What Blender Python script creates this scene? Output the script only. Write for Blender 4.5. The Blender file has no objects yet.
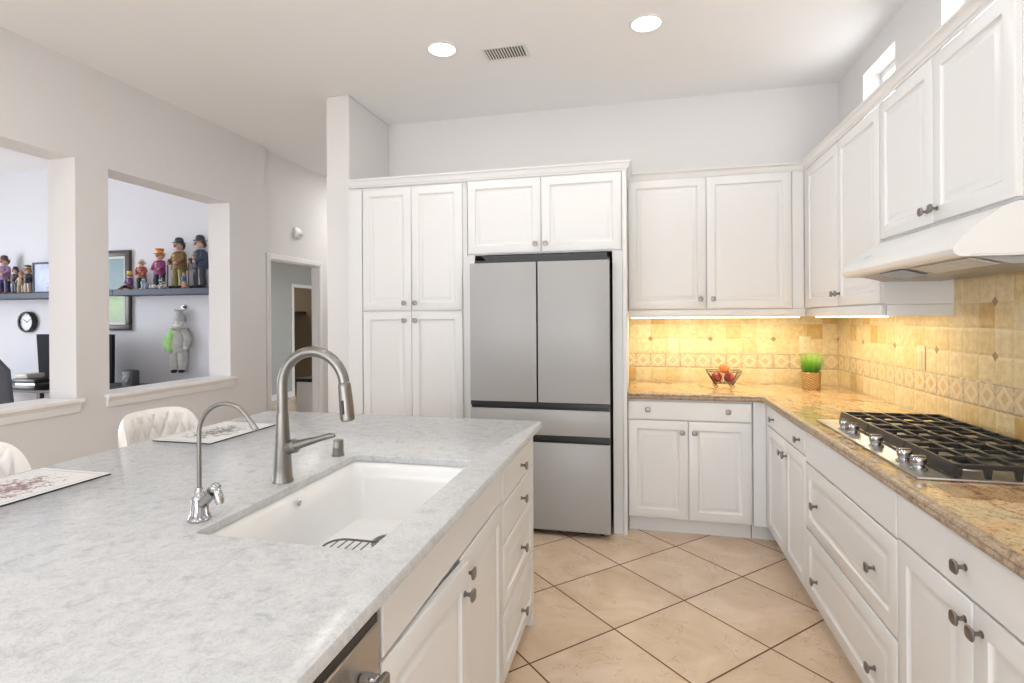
import bpy, bmesh, math, random
from mathutils import Vector, Matrix
PI = math.pi
S = bpy.context.scene
COL = S.collection

# ------------------------------------------------------------------ camera
cd = bpy.data.cameras.new('camera'); cam = bpy.data.objects.new('camera', cd); COL.objects.link(cam)
R_ = ((0.97317084, 0.23000946, -0.00584422), (-0.00538348, -0.00263061, -0.99998205), (-0.23002071, 0.97318484, -0.00132178))
right, down, fwd = (Vector(r) for r in R_)
m = Matrix.Identity(4)
for i in range(3):
    m[i][0] = right[i]; m[i][1] = -down[i]; m[i][2] = -fwd[i]
m[2][3] = 1.40
cam.matrix_world = m
cd.sensor_width = 36.0; cd.lens = 539.944 / 1024 * 36.0
cd.shift_y = -(341.5 - 319.28) / 1024
cd.clip_start = 0.02; cd.clip_end = 200
S.camera = cam

# ------------------------------------------------------------------ world, exposure
S.view_settings.view_transform = 'Standard'; S.view_settings.look = 'None'
S.view_settings.gamma = 1.0; S.view_settings.exposure = 0.0; S.view_settings.use_curve_mapping = False
w = bpy.data.worlds.new('sky'); S.world = w; w.use_nodes = True
nt = w.node_tree; nt.nodes.clear()
o_ = nt.nodes.new('ShaderNodeOutputWorld'); b_ = nt.nodes.new('ShaderNodeBackground')
tc_ = nt.nodes.new('ShaderNodeTexCoord'); sp_ = nt.nodes.new('ShaderNodeSeparateXYZ'); rp_ = nt.nodes.new('ShaderNodeValToRGB')
mr_ = nt.nodes.new('ShaderNodeMapRange'); mr_.inputs[1].default_value = -1; mr_.inputs[2].default_value = 1
nt.links.new(tc_.outputs['Generated'], sp_.inputs[0]); nt.links.new(sp_.outputs[2], mr_.inputs[0]); nt.links.new(mr_.outputs[0], rp_.inputs[0])
e = rp_.color_ramp.elements
e[0].position = 0.0; e[0].color = (0.80, 0.77, 0.72, 1); e[1].position = 1.0; e[1].color = (0.62, 0.76, 1.0, 1)
x = e.new(0.49); x.color = (0.80, 0.78, 0.74, 1); x = e.new(0.53); x.color = (0.95, 0.97, 1.0, 1)
nt.links.new(rp_.outputs[0], b_.inputs[0]); b_.inputs[1].default_value = 3.0; nt.links.new(b_.outputs[0], o_.inputs[0])
try:
    S.cycles.use_denoising = True; S.cycles.diffuse_bounces = 6; S.cycles.max_bounces = 12; S.cycles.sample_clamp_indirect = 8.0
except Exception: pass

def area(name, loc, rot, sx, sy, power, color=(1, 1, 1), shape='RECTANGLE', portal=False, spread=PI):
    l = bpy.data.lights.new(name, 'AREA'); l.shape = shape; l.size = sx
    if shape in ('RECTANGLE', 'ELLIPSE'): l.size_y = sy
    l.energy = power; l.color = color; l.spread = spread
    if portal: l.cycles.is_portal = True
    o = bpy.data.objects.new(name, l); COL.objects.link(o); o.location = loc; o.rotation_euler = rot
    return o
CEIL = 3.06
# unseen area lights added to fill the rooms, then daylight at the clerestory windows
area('rear_fill_light', (-1.2, -3.10, 1.35), (PI/2, 0, 0), 4.6, 2.3, 42, (0.90, 0.95, 1.0))  # added fill standing for daylight from an unseen rear opening
area('ceiling_fill_light', (-1.2, -3.6, 0.25), (math.radians(128), 0, 0), 4.6, 1.2, 105, (0.95, 0.975, 1.0))  # added fill behind the camera, tilted up to brighten the ceiling
area('side_fill_light', (-3.25, -2.0, 1.4), (PI/2, 0, -PI/2), 1.6, 1.8, 12, (0.92, 0.98, 1.0))  # added fill from the left; the wall there has no window
area('office_fill_light', (-8.35, 1.6, 1.5), (PI/2, 0, -PI/2), 2.6, 1.9, 150, (0.84, 0.90, 1.0))  # added bluish fill to light the office from its unseen side
area('corridor_fill_light', (-4.9, 7.4, 2.38), (0, 0, 0), 0.5, 0.5, 12, (1.0, 0.96, 0.9))  # unseen light added to brighten the corridor beyond the door
area('closet_fill_light', (-7.2, 9.1, 2.40), (0, 0, 0), 0.3, 0.3, 5, (1.0, 0.93, 0.85))  # unseen light added to brighten the closet
for y_ in (3.597, 2.69, 1.78):          # bright sky and bounced daylight outside the clerestory windows
    area('clerestory_daylight', (1.64, y_, 2.60), (math.radians(115), 0, PI/2), 0.60, 0.60, 9, (0.97, 0.98, 1.0))

# ------------------------------------------------------------------ shader helpers
class V:
    """a socket with arithmetic, so that patterns can be written as formulas"""
    def __init__(s, t, k): s.t = t; s.k = k
    def _o(s, op, a, b=None, c=None):
        n = s.t.nodes.new('ShaderNodeMath'); n.operation = op
        for i, q in enumerate((a, b, c)):
            if q is None: continue
            if isinstance(q, V): s.t.links.new(q.k, n.inputs[i])
            else: n.inputs[i].default_value = q
        return V(s.t, n.outputs[0])
    def __add__(s, b): return s._o('ADD', s, b)
    __radd__ = __add__
    def __sub__(s, b): return s._o('SUBTRACT', s, b)
    def __rsub__(s, b): return s._o('SUBTRACT', b, s)
    def __mul__(s, b): return s._o('MULTIPLY', s, b)
    __rmul__ = __mul__
    def __truediv__(s, b): return s._o('DIVIDE', s, b)
    def floor(s): return s._o('FLOOR', s)
    def fract(s): return s._o('FRACT', s)
    def abs(s): return s._o('ABSOLUTE', s)
    def lt(s, b): return s._o('LESS_THAN', s, b)
    def gt(s, b): return s._o('GREATER_THAN', s, b)
    def min(s, b): return s._o('MINIMUM', s, b)
    def max(s, b): return s._o('MAXIMUM', s, b)
    def mod(s, b): return s._o('FLOORED_MODULO', s, b)
    def clamp(s): return s.min(1.0).max(0.0)

class M:
    def __init__(s, name):
        s.m = bpy.data.materials.new(name); s.m.use_nodes = True
        s.t = s.m.node_tree; s.b = s.t.nodes['Principled BSDF']; s.pos = None
    def n(s, k): return s.t.nodes.new(k)
    def link(s, a, b): s.t.links.new(a, b)
    def set(s, **k):
        al = {'rough': 'Roughness', 'metal': 'Metallic', 'spec': 'Specular IOR Level', 'coat': 'Coat Weight', 'sub': 'Subsurface Weight', 'coatrough': 'Coat Roughness'}
        for a, v in k.items():
            if a == 'col': s.b.inputs['Base Color'].default_value = (*v, 1)
            else: s.b.inputs[al[a]].default_value = v
        return s
    def coord(s, space='world'):
        if space == 'world': g = s.n('ShaderNodeNewGeometry').outputs['Position']
        else: g = s.n('ShaderNodeTexCoord').outputs['Object']
        sp = s.n('ShaderNodeSeparateXYZ'); s.link(g, sp.inputs[0])
        s.pos = g
        return [V(s.t, sp.outputs[i]) for i in range(3)]
    def vec(s, a, b, c=0.0):
        n = s.n('ShaderNodeCombineXYZ')
        for i, q in enumerate((a, b, c)):
            if isinstance(q, V): s.link(q.k, n.inputs[i])
            else: n.inputs[i].default_value = q
        return n.outputs[0]
    def noise(s, scale, detail=4, rough=.55, vec=None, dist=0.0, color=False):
        n = s.n('ShaderNodeTexNoise'); n.inputs['Scale'].default_value = scale; n.inputs['Detail'].default_value = detail
        n.inputs['Roughness'].default_value = rough; n.inputs['Distortion'].default_value = dist
        if vec is None: vec = s.pos
        if vec is not None: s.link(vec, n.inputs['Vector'])
        return n.outputs['Color'] if color else V(s.t, n.outputs[0])
    def white(s, vec):
        n = s.n('ShaderNodeTexWhiteNoise'); n.noise_dimensions = '3D'; s.link(vec, n.inputs['Vector']); return V(s.t, n.outputs['Value'])
    def ramp(s, f, stops, const=False):
        n = s.n('ShaderNodeValToRGB'); s.link(f.k, n.inputs[0]); e = n.color_ramp.elements
        if const: n.color_ramp.interpolation = 'CONSTANT'
        e[0].position, e[0].color = stops[0][0], (*stops[0][1], 1); e[1].position, e[1].color = stops[-1][0], (*stops[-1][1], 1)
        for p, c in stops[1:-1]:
            q = e.new(p); q.color = (*c, 1)
        return n.outputs[0]
    def mix(s, f, a, b, mode='MIX'):
        n = s.n('ShaderNodeMix'); n.data_type = 'RGBA'; n.blend_type = mode
        if isinstance(f, V): s.link(f.k, n.inputs[0])
        else: n.inputs[0].default_value = f
        for i, q in ((6, a), (7, b)):
            if isinstance(q, tuple): n.inputs[i].default_value = (*q, 1)
            else: s.link(q, n.inputs[i])
        return n.outputs[2]
    def color(s, c): s.link(c, s.b.inputs['Base Color']); return s
    def rough(s, v): s.link(v.k, s.b.inputs['Roughness']); return s
    def bump(s, h, strength=.3, dist=.002):
        n = s.n('ShaderNodeBump'); n.inputs['Strength'].default_value = strength; n.inputs['Distance'].default_value = dist
        s.link(h.k, n.inputs['Height']); s.link(n.outputs[0], s.b.inputs['Normal']); return s

def plain(name, col, rough=.5, metal=0.0, var=.04, scale=6.0, bump=0.0, bscale=200.0, **k):
    """a paint, plastic or metal with a faint procedural variation"""
    q = M(name).set(rough=rough, metal=metal, **k); q.coord('object')
    n = q.noise(scale, 3)
    q.color(q.mix(n, tuple(max(0, c * (1 - var)) for c in col), tuple(min(1, c * (1 + var)) for c in col)))
    if bump: q.bump(q.noise(bscale, 2), bump, .001)
    return q.m
def emit(name, col, strength):
    q = M(name); q.set(col=col, rough=.4)
    q.b.inputs['Emission Color'].default_value = (*col, 1); q.b.inputs['Emission Strength'].default_value = strength
    return q.m

MT = {}
MT['wall'] = plain('wall_paint', (.69, .675, .668), .75, var=.012, scale=1.2, bump=.12, bscale=260)
MT['wall_office'] = plain('office_wall_paint', (.66, .67, .71), .75, var=.012, scale=1.2)
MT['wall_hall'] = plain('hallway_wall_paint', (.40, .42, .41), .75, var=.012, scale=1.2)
MT['wall_closet'] = plain('closet_wall_paint', (.42, .33, .23), .75, var=.03)
MT['ceiling'] = plain('ceiling_paint', (.83, .825, .82), .8, var=.012, scale=1.0, bump=.15, bscale=180)
MT['cab'] = plain('cabinet_lacquer', (.735, .735, .73), .34, var=.01, scale=3.0)
MT['rack'] = plain('dark_chrome_wire', (.16, .15, .15), .3, 1.0)
MT['drain'] = plain('drain_steel', (.22, .22, .22), .3, 1.0)
MT['trim'] = plain('trim_paint', (.80, .79, .78), .35, var=.01)
MT['nickel'] = plain('brushed_nickel', (.25, .238, .222), .30, 1.0, var=.06, scale=60)
MT['knob'] = plain('dark_nickel', (.27, .25, .235), .36, 1.0, var=.10, scale=90)
MT['chrome'] = plain('chrome', (.45, .45, .46), .10, 1.0, var=.02)
MT['steel'] = plain('stainless_steel', (.50, .48, .45), .38, 1.0, var=.04, scale=40)
MT['filter'] = plain('aluminium_mesh', (.62, .62, .61), .5, .6, var=.25, scale=160)
MT['matte_black'] = plain('matte_black', (.012, .012, .016), .75, spec=.15)
MT['black'] = plain('black_plastic', (.018, .018, .020), .35, var=.1)
MT['iron'] = plain('cast_iron', (.022, .021, .021), .38, var=.2, scale=80, bump=.25, bscale=500)
MT['iron_side'] = MT['iron']
MT['ceramic'] = plain('white_fireclay', (.84, .84, .83), .10, var=.008, coat=.4)
MT['fridge'] = plain('grey_fridge_glass', (.385, .385, .385), .32, var=.012, scale=1.0)
MT['fridge_low'] = MT['fridge']
MT['fridge_body'] = plain('dark_fridge_body', (.030, .030, .033), .45, var=.08)
MT['hood'] = plain('white_hood_enamel', (.74, .74, .735), .25, var=.008)
MT['leather'] = plain('white_leather', (.80, .775, .745), .42, var=.02, scale=20, bump=.2, bscale=400)
MT['apple'] = M('apple_skin').m
q = M('apple_skin_red').set(rough=.28); q.coord('object'); q.color(q.ramp(q.noise(22, 3), [(.35, (.22, .018, .022)), (.6, (.45, .07, .05)), (.75, (.62, .25, .12))])); MT['apple'] = q.m
q = M('apple_skin_orange').set(rough=.3); q.coord('object'); q.color(q.ramp(q.noise(14, 3), [(.35, (.60, .07, .03)), (.55, (.85, .20, .05)), (.75, (.90, .45, .15))])); MT['apple_orange'] = q.m
MT['wire'] = plain('bronze_wire', (.07, .04, .03), .4, .6, var=.2, scale=80)
MT['stem'] = plain('brown_stem', (.12, .07, .03), .7)
MT['plate'] = plain('almond_plastic', (.56, .47, .30), .35, var=.01)
MT['plate_back'] = plain('cream_plastic', (.66, .56, .36), .35, var=.01)
MT['slot'] = plain('dark_slot', (.10, .07, .05), .5)
MT['vent'] = plain('vent_enamel', (.72, .72, .71), .4)
MT['dark'] = plain('dark_void', (.03, .03, .03), .9)
MT['navy'] = plain('shelf_slate_blue', (.026, .040, .072), .5, var=.08)
MT['desk'] = plain('desk_charcoal', (.05, .05, .055), .4, var=.1)
MT['greyfab'] = plain('grey_chair_fabric', (.10, .11, .13), .8, var=.1, scale=60)
MT['clockface'] = plain('clock_face', (.75, .78, .80), .3)
MT['toekick'] = MT['cab']
MT['soil'] = plain('soil', (.05, .03, .02), .9)

# grass blades
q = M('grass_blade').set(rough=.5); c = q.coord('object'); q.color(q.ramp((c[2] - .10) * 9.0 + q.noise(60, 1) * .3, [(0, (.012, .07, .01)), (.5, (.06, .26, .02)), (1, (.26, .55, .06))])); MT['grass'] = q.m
# woven wicker
q = M('wicker').set(rough=.6); c = q.coord('object')
at2 = c[1]._o('ARCTAN2', c[1], c[0]); sx = (at2 * (26 / (2 * PI)))._o('SINE', at2 * 13.0); sz = c[2]._o('SINE', c[2] * (2 * PI / .0115))
k = (sx * sz) * .5 + .5
q.color(q.ramp(k + (q.noise(70, 2) - .5) * .4, [(.1, (.07, .03, .008)), (.5, (.38, .21, .07)), (.9, (.70, .47, .18))])); q.bump(k, .8, .004); MT['wicker'] = q.m

# travertine splashback: grid of small tumbled tiles, a border of diamond tiles, small accent diamonds
def splash(name, axis, u0, sign_rows):
    q = M(name).set(rough=.42); c = q.coord()
    T = .108
    u = (c[axis] - u0) / T; v = (c[2] - 1.024) / T
    wob = q.noise(26, 2) - .5
    u = u + wob * .05; v = v + (q.noise(31, 2) - .5) * .05
    fu, fv, cu, cv = u.fract(), v.fract(), u.floor(), v.floor()
    e = fu.min(1.0 - fu).min(fv.min(1.0 - fv))
    grout = e.lt(.020)
    r = q.white(q.vec(cu, cv, 3.7))
    tile = q.ramp(r, [(0, (.66, .55, .33)), (.35, (.62, .49, .26)), (.65, (.68, .58, .37)), (.86, (.60, .45, .22)), (.95, (.54, .36, .13)), (1, (.46, .30, .11))])
    mot = q.noise(28, 5, .65)
    tile = q.mix((mot - .38) * 2.0, tile, q.mix(1.0, tile, (.66, .55, .42), 'MULTIPLY'))
    pits = (q.noise(120, 3, .6)).lt(.36)
    tile = q.mix(pits * .45, tile, (.42, .27, .13))
    # border
    isb = (cv + .0).abs().lt(.5)
    d = (fu - .5).abs() + (fv - .5).abs()
    r2 = q.white(q.vec(cu, 9.3, 1.1))
    dia = q.ramp(r2, [(0, (.50, .31, .12)), (.5, (.58, .40, .20)), (.8, (.46, .34, .18)), (1, (.62, .48, .26))])
    bt = q.mix(d.lt(.50), q.ramp(mot, [(.3, (.42, .32, .19)), (.6, (.57, .47, .30)), (.8, (.66, .57, .38))]), q.mix((mot - .4) * 1.5, (.64, .52, .33), (.50, .39, .23)))
    bt = q.mix(((d - .50).abs()).lt(.022) * .6, bt, (.44, .32, .20))
    bt = q.mix(d.lt(.22), bt, dia)
    bt = q.mix(((d - .22).abs()).lt(.018), bt, (.50, .36, .22))
    liner = (fv.lt(.07)).max(fv.gt(.93)).max(fu.lt(.05)).max(fu.gt(.95))
    bt = q.mix(liner * q.noise(50, 3).gt(.46), bt, (.34, .25, .14))
    tile = q.mix(isb, tile, bt)
    ring = q.noise(90, 3)
    col = q.mix(grout * (1.0 - isb * .6), tile, q.mix(ring, (.46, .35, .20), (.70, .58, .38)))
    # accents every fourth joint
    g = (u / 4.0 + .5).fract() - .5
    du = (g * 4.0).abs()
    a1 = (du + (v - 2.0).abs()).lt(.19)
    a2 = (du + (v - 4.0).abs()).lt(.19) if sign_rows else None
    acc = a1 if a2 is None else a1.max(a2)
    col = q.mix(acc, col, q.mix(mot, (.16, .10, .055), (.40, .27, .15)))
    q.color(col)
    h = (e * 8.0).clamp() + mot * .35
    q.bump(h, .5, .004)
    return q.m
MT['splash_b'] = splash('travertine_back', 0, .08, False)
MT['splash_r'] = splash('travertine_right', 1, 2.511, True)

# gold granite
q = M('gold_granite'); c = q.coord(); q.set(rough=.09, spec=.55)
st = q.vec(c[0] * 1.0 + c[1] * .55, c[1] * .42 - c[0] * .30, c[2])
n1 = q.noise(5.0, 8, .62, st, 1.2); n2 = q.noise(22.0, 8, .75, st, .6); n3 = q.noise(75.0, 5, .7, st)
base = q.ramp(n1, [(.30, (.22, .13, .075)), (.41, (.50, .27, .13)), (.50, (.62, .40, .20)), (.58, (.50, .41, .24)), (.68, (.56, .36, .18)), (.80, (.40, .19, .09))])
base = q.mix(((n2 - .47) * 3.6).clamp(), base, (.68, .56, .35))
base = q.mix(((n2 * .6 + n3 * .4).lt(.455)) * .78, base, (.17, .10, .07))
base = q.mix((q.noise(110, 3, .7)).lt(.415) * .7, base, (.10, .07, .055))
q.color(base); MT['granite'] = q.m
# rougher, darker, speckled edge of the granite slab
q = M('rough_granite_edge'); c = q.coord(); q.set(rough=.35, spec=.5)
n1 = q.noise(34, 8, .75, None, .3); n2 = q.noise(110, 6, .75)
base = q.ramp(n1, [(.3, (.10, .07, .05)), (.43, (.28, .19, .13)), (.53, (.46, .35, .24)), (.62, (.32, .26, .20)), (.75, (.64, .54, .42))])
base = q.mix(n2.lt(.42) * .6, base, (.07, .05, .045)); q.color(base); q.bump(n2, .5, .004); MT['granite_edge'] = q.m

# white quartz
q = M('white_quartz'); c = q.coord(); q.set(rough=.22, spec=.4)
n1 = q.noise(24, 9, .80, None, .6); n2 = q.noise(85, 6, .75); n3 = q.noise(34, 8, .75, None, .8)
base = q.ramp(n1, [(.36, (.45, .465, .48)), (.46, (.565, .58, .59)), (.57, (.62, .63, .635))])
base = q.mix(((n3 - .5).abs().lt(.012)) * n2.gt(.49) * .55, base, (.36, .37, .38))
base = q.mix(n2.lt(.43) * .45, base, (.42, .43, .45)); q.color(base); MT['quartz'] = q.m

# diagonal floor tiles
q = M('floor_tile'); c = q.coord(); q.set(spec=.4)
r2 = 1 / math.sqrt(2); T = .4596
u = ((c[0] + .118) * r2 + (c[1] - 2.468) * r2) / T; v = ((c[1] - 2.468) * r2 - (c[0] + .118) * r2) / T
fu, fv = u.fract(), v.fract(); e = fu.min(1.0 - fu).min(fv.min(1.0 - fv)); grout = e.lt(.0085)
r = q.white(q.vec(u.floor(), v.floor(), 1.0)); off = q.vec(c[0] + r * 7.0, c[1] + r * 3.0, r * 5.0)
cl = q.noise(3.2, 6, .6, off, .8); ve = q.noise(2.6, 5, .6, off, 2.4)
base = q.ramp(cl, [(.30, (.58, .43, .30)), (.5, (.68, .53, .39)), (.68, (.75, .62, .49))])
base = q.mix(((ve - .5).abs().lt(.006)) * q.noise(6, 2).gt(.5) * .45, base, (.42, .24, .13))
base = q.mix(q.noise(30, 5, .7) * .25, base, (.60, .43, .29))
q.color(q.mix(grout, base, (.13, .065, .035))); q.rough(grout * .5 + .24); q.bump((e * 60.0).clamp(), .3, .002); MT['floor'] = q.m

# placemat with a dotted border and a loose floral drawing
def mat_placemat(name, cols):
    q = M(name).set(rough=.35); c = q.coord('object')
    X, Y = c[0], c[1]
    dx, dy = (.14 - X.abs()), (.20 - Y.abs()); e = dx.min(dy)
    line = ((e - .018).abs().lt(.0022)) * (((X + Y) * 140.0).fract().gt(.35))
    rad = (X * X * 2.2 + Y * Y)
    f = q.noise(26, 3, .6, None, 2.0); f2 = q.noise(44, 4, .6, None, 1.2)
    mask = (f + rad * -9.0).gt(.40)
    ink = q.ramp(f2, [(.35, cols[0]), (.5, cols[1]), (.62, cols[2])])
    base = q.mix(q.noise(12, 3), (.70, .70, .69), (.76, .76, .75))
    base = q.mix(mask * 1.0, base, ink); base = q.mix(line * .8, base, (.12, .12, .13)); q.color(base); return q.m
MT['mat1'] = mat_placemat('placemat_print_pink', [(.12, .07, .06), (.28, .13, .13), (.70, .66, .64)])
MT['mat2'] = mat_placemat('placemat_print_grey', [(.07, .06, .06), (.16, .15, .14), (.70, .69, .68)])

# thin window glass
def glass():
    q = M('window_glass'); t = q.t; t.nodes.remove(q.b)
    tr = t.nodes.new('ShaderNodeBsdfTransparent'); gl = t.nodes.new('ShaderNodeBsdfGlossy'); gl.inputs['Roughness'].default_value = .02
    mx = t.nodes.new('ShaderNodeMixShader'); mx.inputs[0].default_value = .06; t.links.new(tr.outputs[0], mx.inputs[1]); t.links.new(gl.outputs[0], mx.inputs[2])
    t.links.new(mx.outputs[0], t.nodes['Material Output'].inputs[0]); return q.m
MT['glass'] = glass()

# ------------------------------------------------------------------ mesh helpers
def bm_(): return bmesh.new()
def box(bm, x0, x1, y0, y1, z0, z1, bev=0.0, seg=1, mi=0):
    vs = [bm.verts.new((x, y, z)) for x in (x0, x1) for y in (y0, y1) for z in (z0, z1)]
    fs = [bm.faces.new([vs[i] for i in f]) for f in ((0, 1, 3, 2), (4, 6, 7, 5), (0, 4, 5, 1), (2, 3, 7, 6), (0, 2, 6, 4), (1, 5, 7, 3))]
    for f in fs: f.material_index = mi
    if bev:
        ed = list({e for f in fs for e in f.edges})
        bmesh.ops.bevel(bm, geom=ed, offset=bev, segments=seg, affect='EDGES', profile=.5)
    return bm
def lathe(bm, prof, c=(0, 0, 0), axis='z', n=24, cap=True):
    """prof: [(radius, height)] turned about the axis through c"""
    rings = []
    for r, h in prof:
        ring = []
        for i in range(n):
            a = 2 * PI * i / n; p = (r * math.cos(a), r * math.sin(a), h)
            if axis == 'x': p = (p[2], p[0], p[1])
            if axis == 'y': p = (p[1], p[2], p[0])
            ring.append(bm.verts.new((p[0] + c[0], p[1] + c[1], p[2] + c[2])))
        rings.append(ring)
    for a, b in zip(rings, rings[1:]):
        for i in range(n): bm.faces.new((a[i], a[(i + 1) % n], b[(i + 1) % n], b[i]))
    if cap:
        bm.faces.new(rings[0][::-1]); bm.faces.new(rings[-1])
    return bm
def tube(bm, pts, r, n=12, cap=True, closed=False):
    pts = [Vector(p) for p in pts]; rr = r if isinstance(r, (list, tuple)) else [r] * len(pts)
    rings = []; N = len(pts); up = None
    for i, p in enumerate(pts):
        if closed: t = pts[(i + 1) % N] - pts[i - 1]
        else: t = (pts[min(i + 1, N - 1)] - pts[max(i - 1, 0)])
        t.normalize()
        if up is None: up = Vector((0, 0, 1)) if abs(t.z) < .9 else Vector((1, 0, 0))
        a = t.cross(up); a.normalize(); b = a.cross(t); b.normalize(); up = b
        rings.append([bm.verts.new(p + (a * math.cos(2 * PI * k / n) + b * math.sin(2 * PI * k / n)) * rr[i]) for k in range(n)])
    prs = list(zip(rings, rings[1:])) + ([(rings[-1], rings[0])] if closed else [])
    for a, b in prs:
        for i in range(n): bm.faces.new((a[i], a[(i + 1) % n], b[(i + 1) % n], b[i]))
    if cap and not closed: bm.faces.new(rings[0][::-1]); bm.faces.new(rings[-1])
    return bm
def prism(bm, prof, a0, a1, plane='xz', bev=0.0):
    """extrude a closed 2-D outline from a0 to a1 along the missing axis"""
    def P(p, a): return {'xz': (p[0], a, p[1]), 'yz': (a, p[0], p[1]), 'xy': (p[0], p[1], a)}[plane]
    A = [bm.verts.new(P(p, a0)) for p in prof]; B = [bm.verts.new(P(p, a1)) for p in prof]
    n = len(prof); fs = [bm.faces.new(A[::-1]), bm.faces.new(B)]
    for i in range(n): fs.append(bm.faces.new((A[i], A[(i + 1) % n], B[(i + 1) % n], B[i])))
    if bev: bmesh.ops.bevel(bm, geom=list({e for f in fs[:2] for e in f.edges}), offset=bev, segments=2, affect='EDGES', profile=.5)
    return bm
def ball(bm, c, r, seg=16, ring=10, s=(1, 1, 1)):
    mt = Matrix.Translation(c) @ Matrix.Diagonal((r * s[0], r * s[1], r * s[2], 1))
    bmesh.ops.create_uvsphere(bm, u_segments=seg, v_segments=ring, radius=1.0, matrix=mt); return bm
def obj(name, bm, mat, parent=None, smooth=True, loc=None, mods=None):
    bmesh.ops.recalc_face_normals(bm, faces=bm.faces)
    me = bpy.data.meshes.new(name); bm.to_mesh(me); bm.free()
    for q in (mat if isinstance(mat, (list, tuple)) else [mat]): me.materials.append(q)
    o = bpy.data.objects.new(name, me); COL.objects.link(o)
    if smooth:
        for p in me.polygons: p.use_smooth = True
        try: me.set_sharp_from_angle(angle=math.radians(38))
        except Exception: pass
    if parent: o.parent = parent
    if loc: o.location = loc
    return o
def thing(name, label, cat, loc=(0, 0, 0), rotz=0, group=None):
    o = bpy.data.objects.new(name, None); COL.objects.link(o); o.empty_display_size = .1
    o.location = loc; o.rotation_euler = (0, 0, rotz); return tag(o, label, cat, group)
def tag(o, label, cat, group=None):
    o['label'] = label; o['category'] = cat
    if group: o['group'] = group
    return o
def struct(name, bm, mat, smooth=False, parent=None):
    o = obj(name, bm, mat, parent, smooth)
    if parent is None: o['kind'] = 'structure'
    return o
def dup(root, loc=None, rotz=None, label=None, group=None):
    def rec(o, parent):
        c = o.copy(); COL.objects.link(c)
        if parent: c.parent = parent
        for ch in o.children: rec(ch, c)
        return c
    r = rec(root, None)
    if loc: r.location = loc
    if rotz is not None: r.rotation_euler = (0, 0, rotz)
    if label: r['label'] = label
    if group: r['group'] = group
    return r
def bx(*a, **k): return box(bm_(), *a, **k)

# ------------------------------------------------------------------ room shell
XR, YB, XL = 1.375, 4.26, -3.49
def wall_openings(fixed, a0, a1, lo, hi, z0, z1, holes):
    """wall between a0 and a1 along 'lo..hi' with rectangular holes (s0, s1, h0, h1); fixed = 'x' or 'y' normal"""
    bm = bm_()
    def B(s0, s1, h0, h1):
        if s1 - s0 < 1e-4 or h1 - h0 < 1e-4: return
        if fixed == 'x': box(bm, a0, a1, s0, s1, h0, h1)
        else: box(bm, s0, s1, a0, a1, h0, h1)
    s = lo
    for (p0, p1, h0, h1) in sorted(holes):
        B(s, p0, z0, z1); B(p0, p1, z0, h0); B(p0, p1, h1, z1); s = p1
    B(s, hi, z0, z1); return bm
struct('floor', bx(-8.7, 1.6, -3.3, 10.2, -.12, 0), MT['floor'])
struct('ceiling', bx(-8.7, 1.6, -3.3, 4.74, CEIL, CEIL + .12), MT['ceiling'])
struct('ceiling_hall', bx(-3.67, -2.0, 4.74, 8.2, CEIL, CEIL + .12), MT['ceiling'])
struct('wall_right', wall_openings('x', XR, XR + .16, -3.3, YB + .16, 0, CEIL, [(3.378, 3.815, 2.47, 2.915), (2.47, 2.91, 2.47, 2.915), (1.56, 2.0, 2.47, 2.915)]), MT['wall'])
struct('wall_back', bx(-2.24, XR, YB, YB + .16, 0, CEIL), MT['wall'])
struct('wall_partition', bx(-2.268, -2.080, 3.60, YB, 0, CEIL, bev=.012, seg=3), MT['wall'])
struct('wall_left', wall_openings('x', XL - .22, XL, -3.14, 4.5, 0, CEIL, [(1.5, 2.705, .89, 2.442), (2.925, 4.035, .89, 2.428)]), MT['wall'])
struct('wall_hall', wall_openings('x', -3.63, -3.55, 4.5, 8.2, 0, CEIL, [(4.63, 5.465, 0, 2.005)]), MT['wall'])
struct('wall_hall_end', bx(-3.55, -2.0, 8.0, 8.2, 0, CEIL), MT['wall'])
struct('wall_hall_right', bx(-2.24, -2.1, YB + .16, 8.0, 0, CEIL), MT['wall'])
struct('wall_front', wall_openings('y', -3.3, -3.14, -8.7, XR + .2, 0, CEIL, [(-3.3, 1.0, 0.2, 2.5)]), MT['wall'])  # unseen rear opening added to let daylight in
struct('wall_office_back', bx(-8.7, -3.71, 4.6, 4.72, 0, CEIL), MT['wall_office'])
struct('wall_office_left', wall_openings('x', -8.7, -8.55, -3.14, 4.6, 0, CEIL, [(.4, 2.8, .6, 2.4)]), MT['wall_office'])  # unseen opening added to light the office
# hallway beyond the door
struct('ceiling_corridor', bx(-6.4, -3.67, 4.72, 10.2, 2.44, 2.5), MT['ceiling'])
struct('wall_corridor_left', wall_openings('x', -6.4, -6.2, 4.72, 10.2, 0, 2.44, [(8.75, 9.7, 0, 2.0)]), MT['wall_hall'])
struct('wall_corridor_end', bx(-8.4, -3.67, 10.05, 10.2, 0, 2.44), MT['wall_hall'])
struct('wall_closet', box(bx(-8.4, -8.2, 8.0, 10.05, 0, 2.44), -8.2, -6.4, 8.0, 8.2, 0, 2.44), MT['wall_closet'])
struct('wall_closet_end', bx(-8.2, -6.4, 9.95, 10.05, 0, 2.44), MT['wall_closet'])
struct('ceiling_closet', bx(-8.4, -6.4, 8.0, 10.2, 2.44, 2.5), MT['ceiling'])
bm = bm_(); [box(bm, *a) for a in ((-6.2, -6.185, 8.68, 8.75, 0, 2.06), (-6.2, -6.185, 9.7, 9.77, 0, 2.06), (-6.2, -6.185, 8.75, 9.7, 2.0, 2.06))]
struct('trim_1', bm, MT['trim'])
struct('baseboard_corridor', bx(-6.2, -6.185, 4.8, 8.68, 0, .10), MT['trim'])
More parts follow.
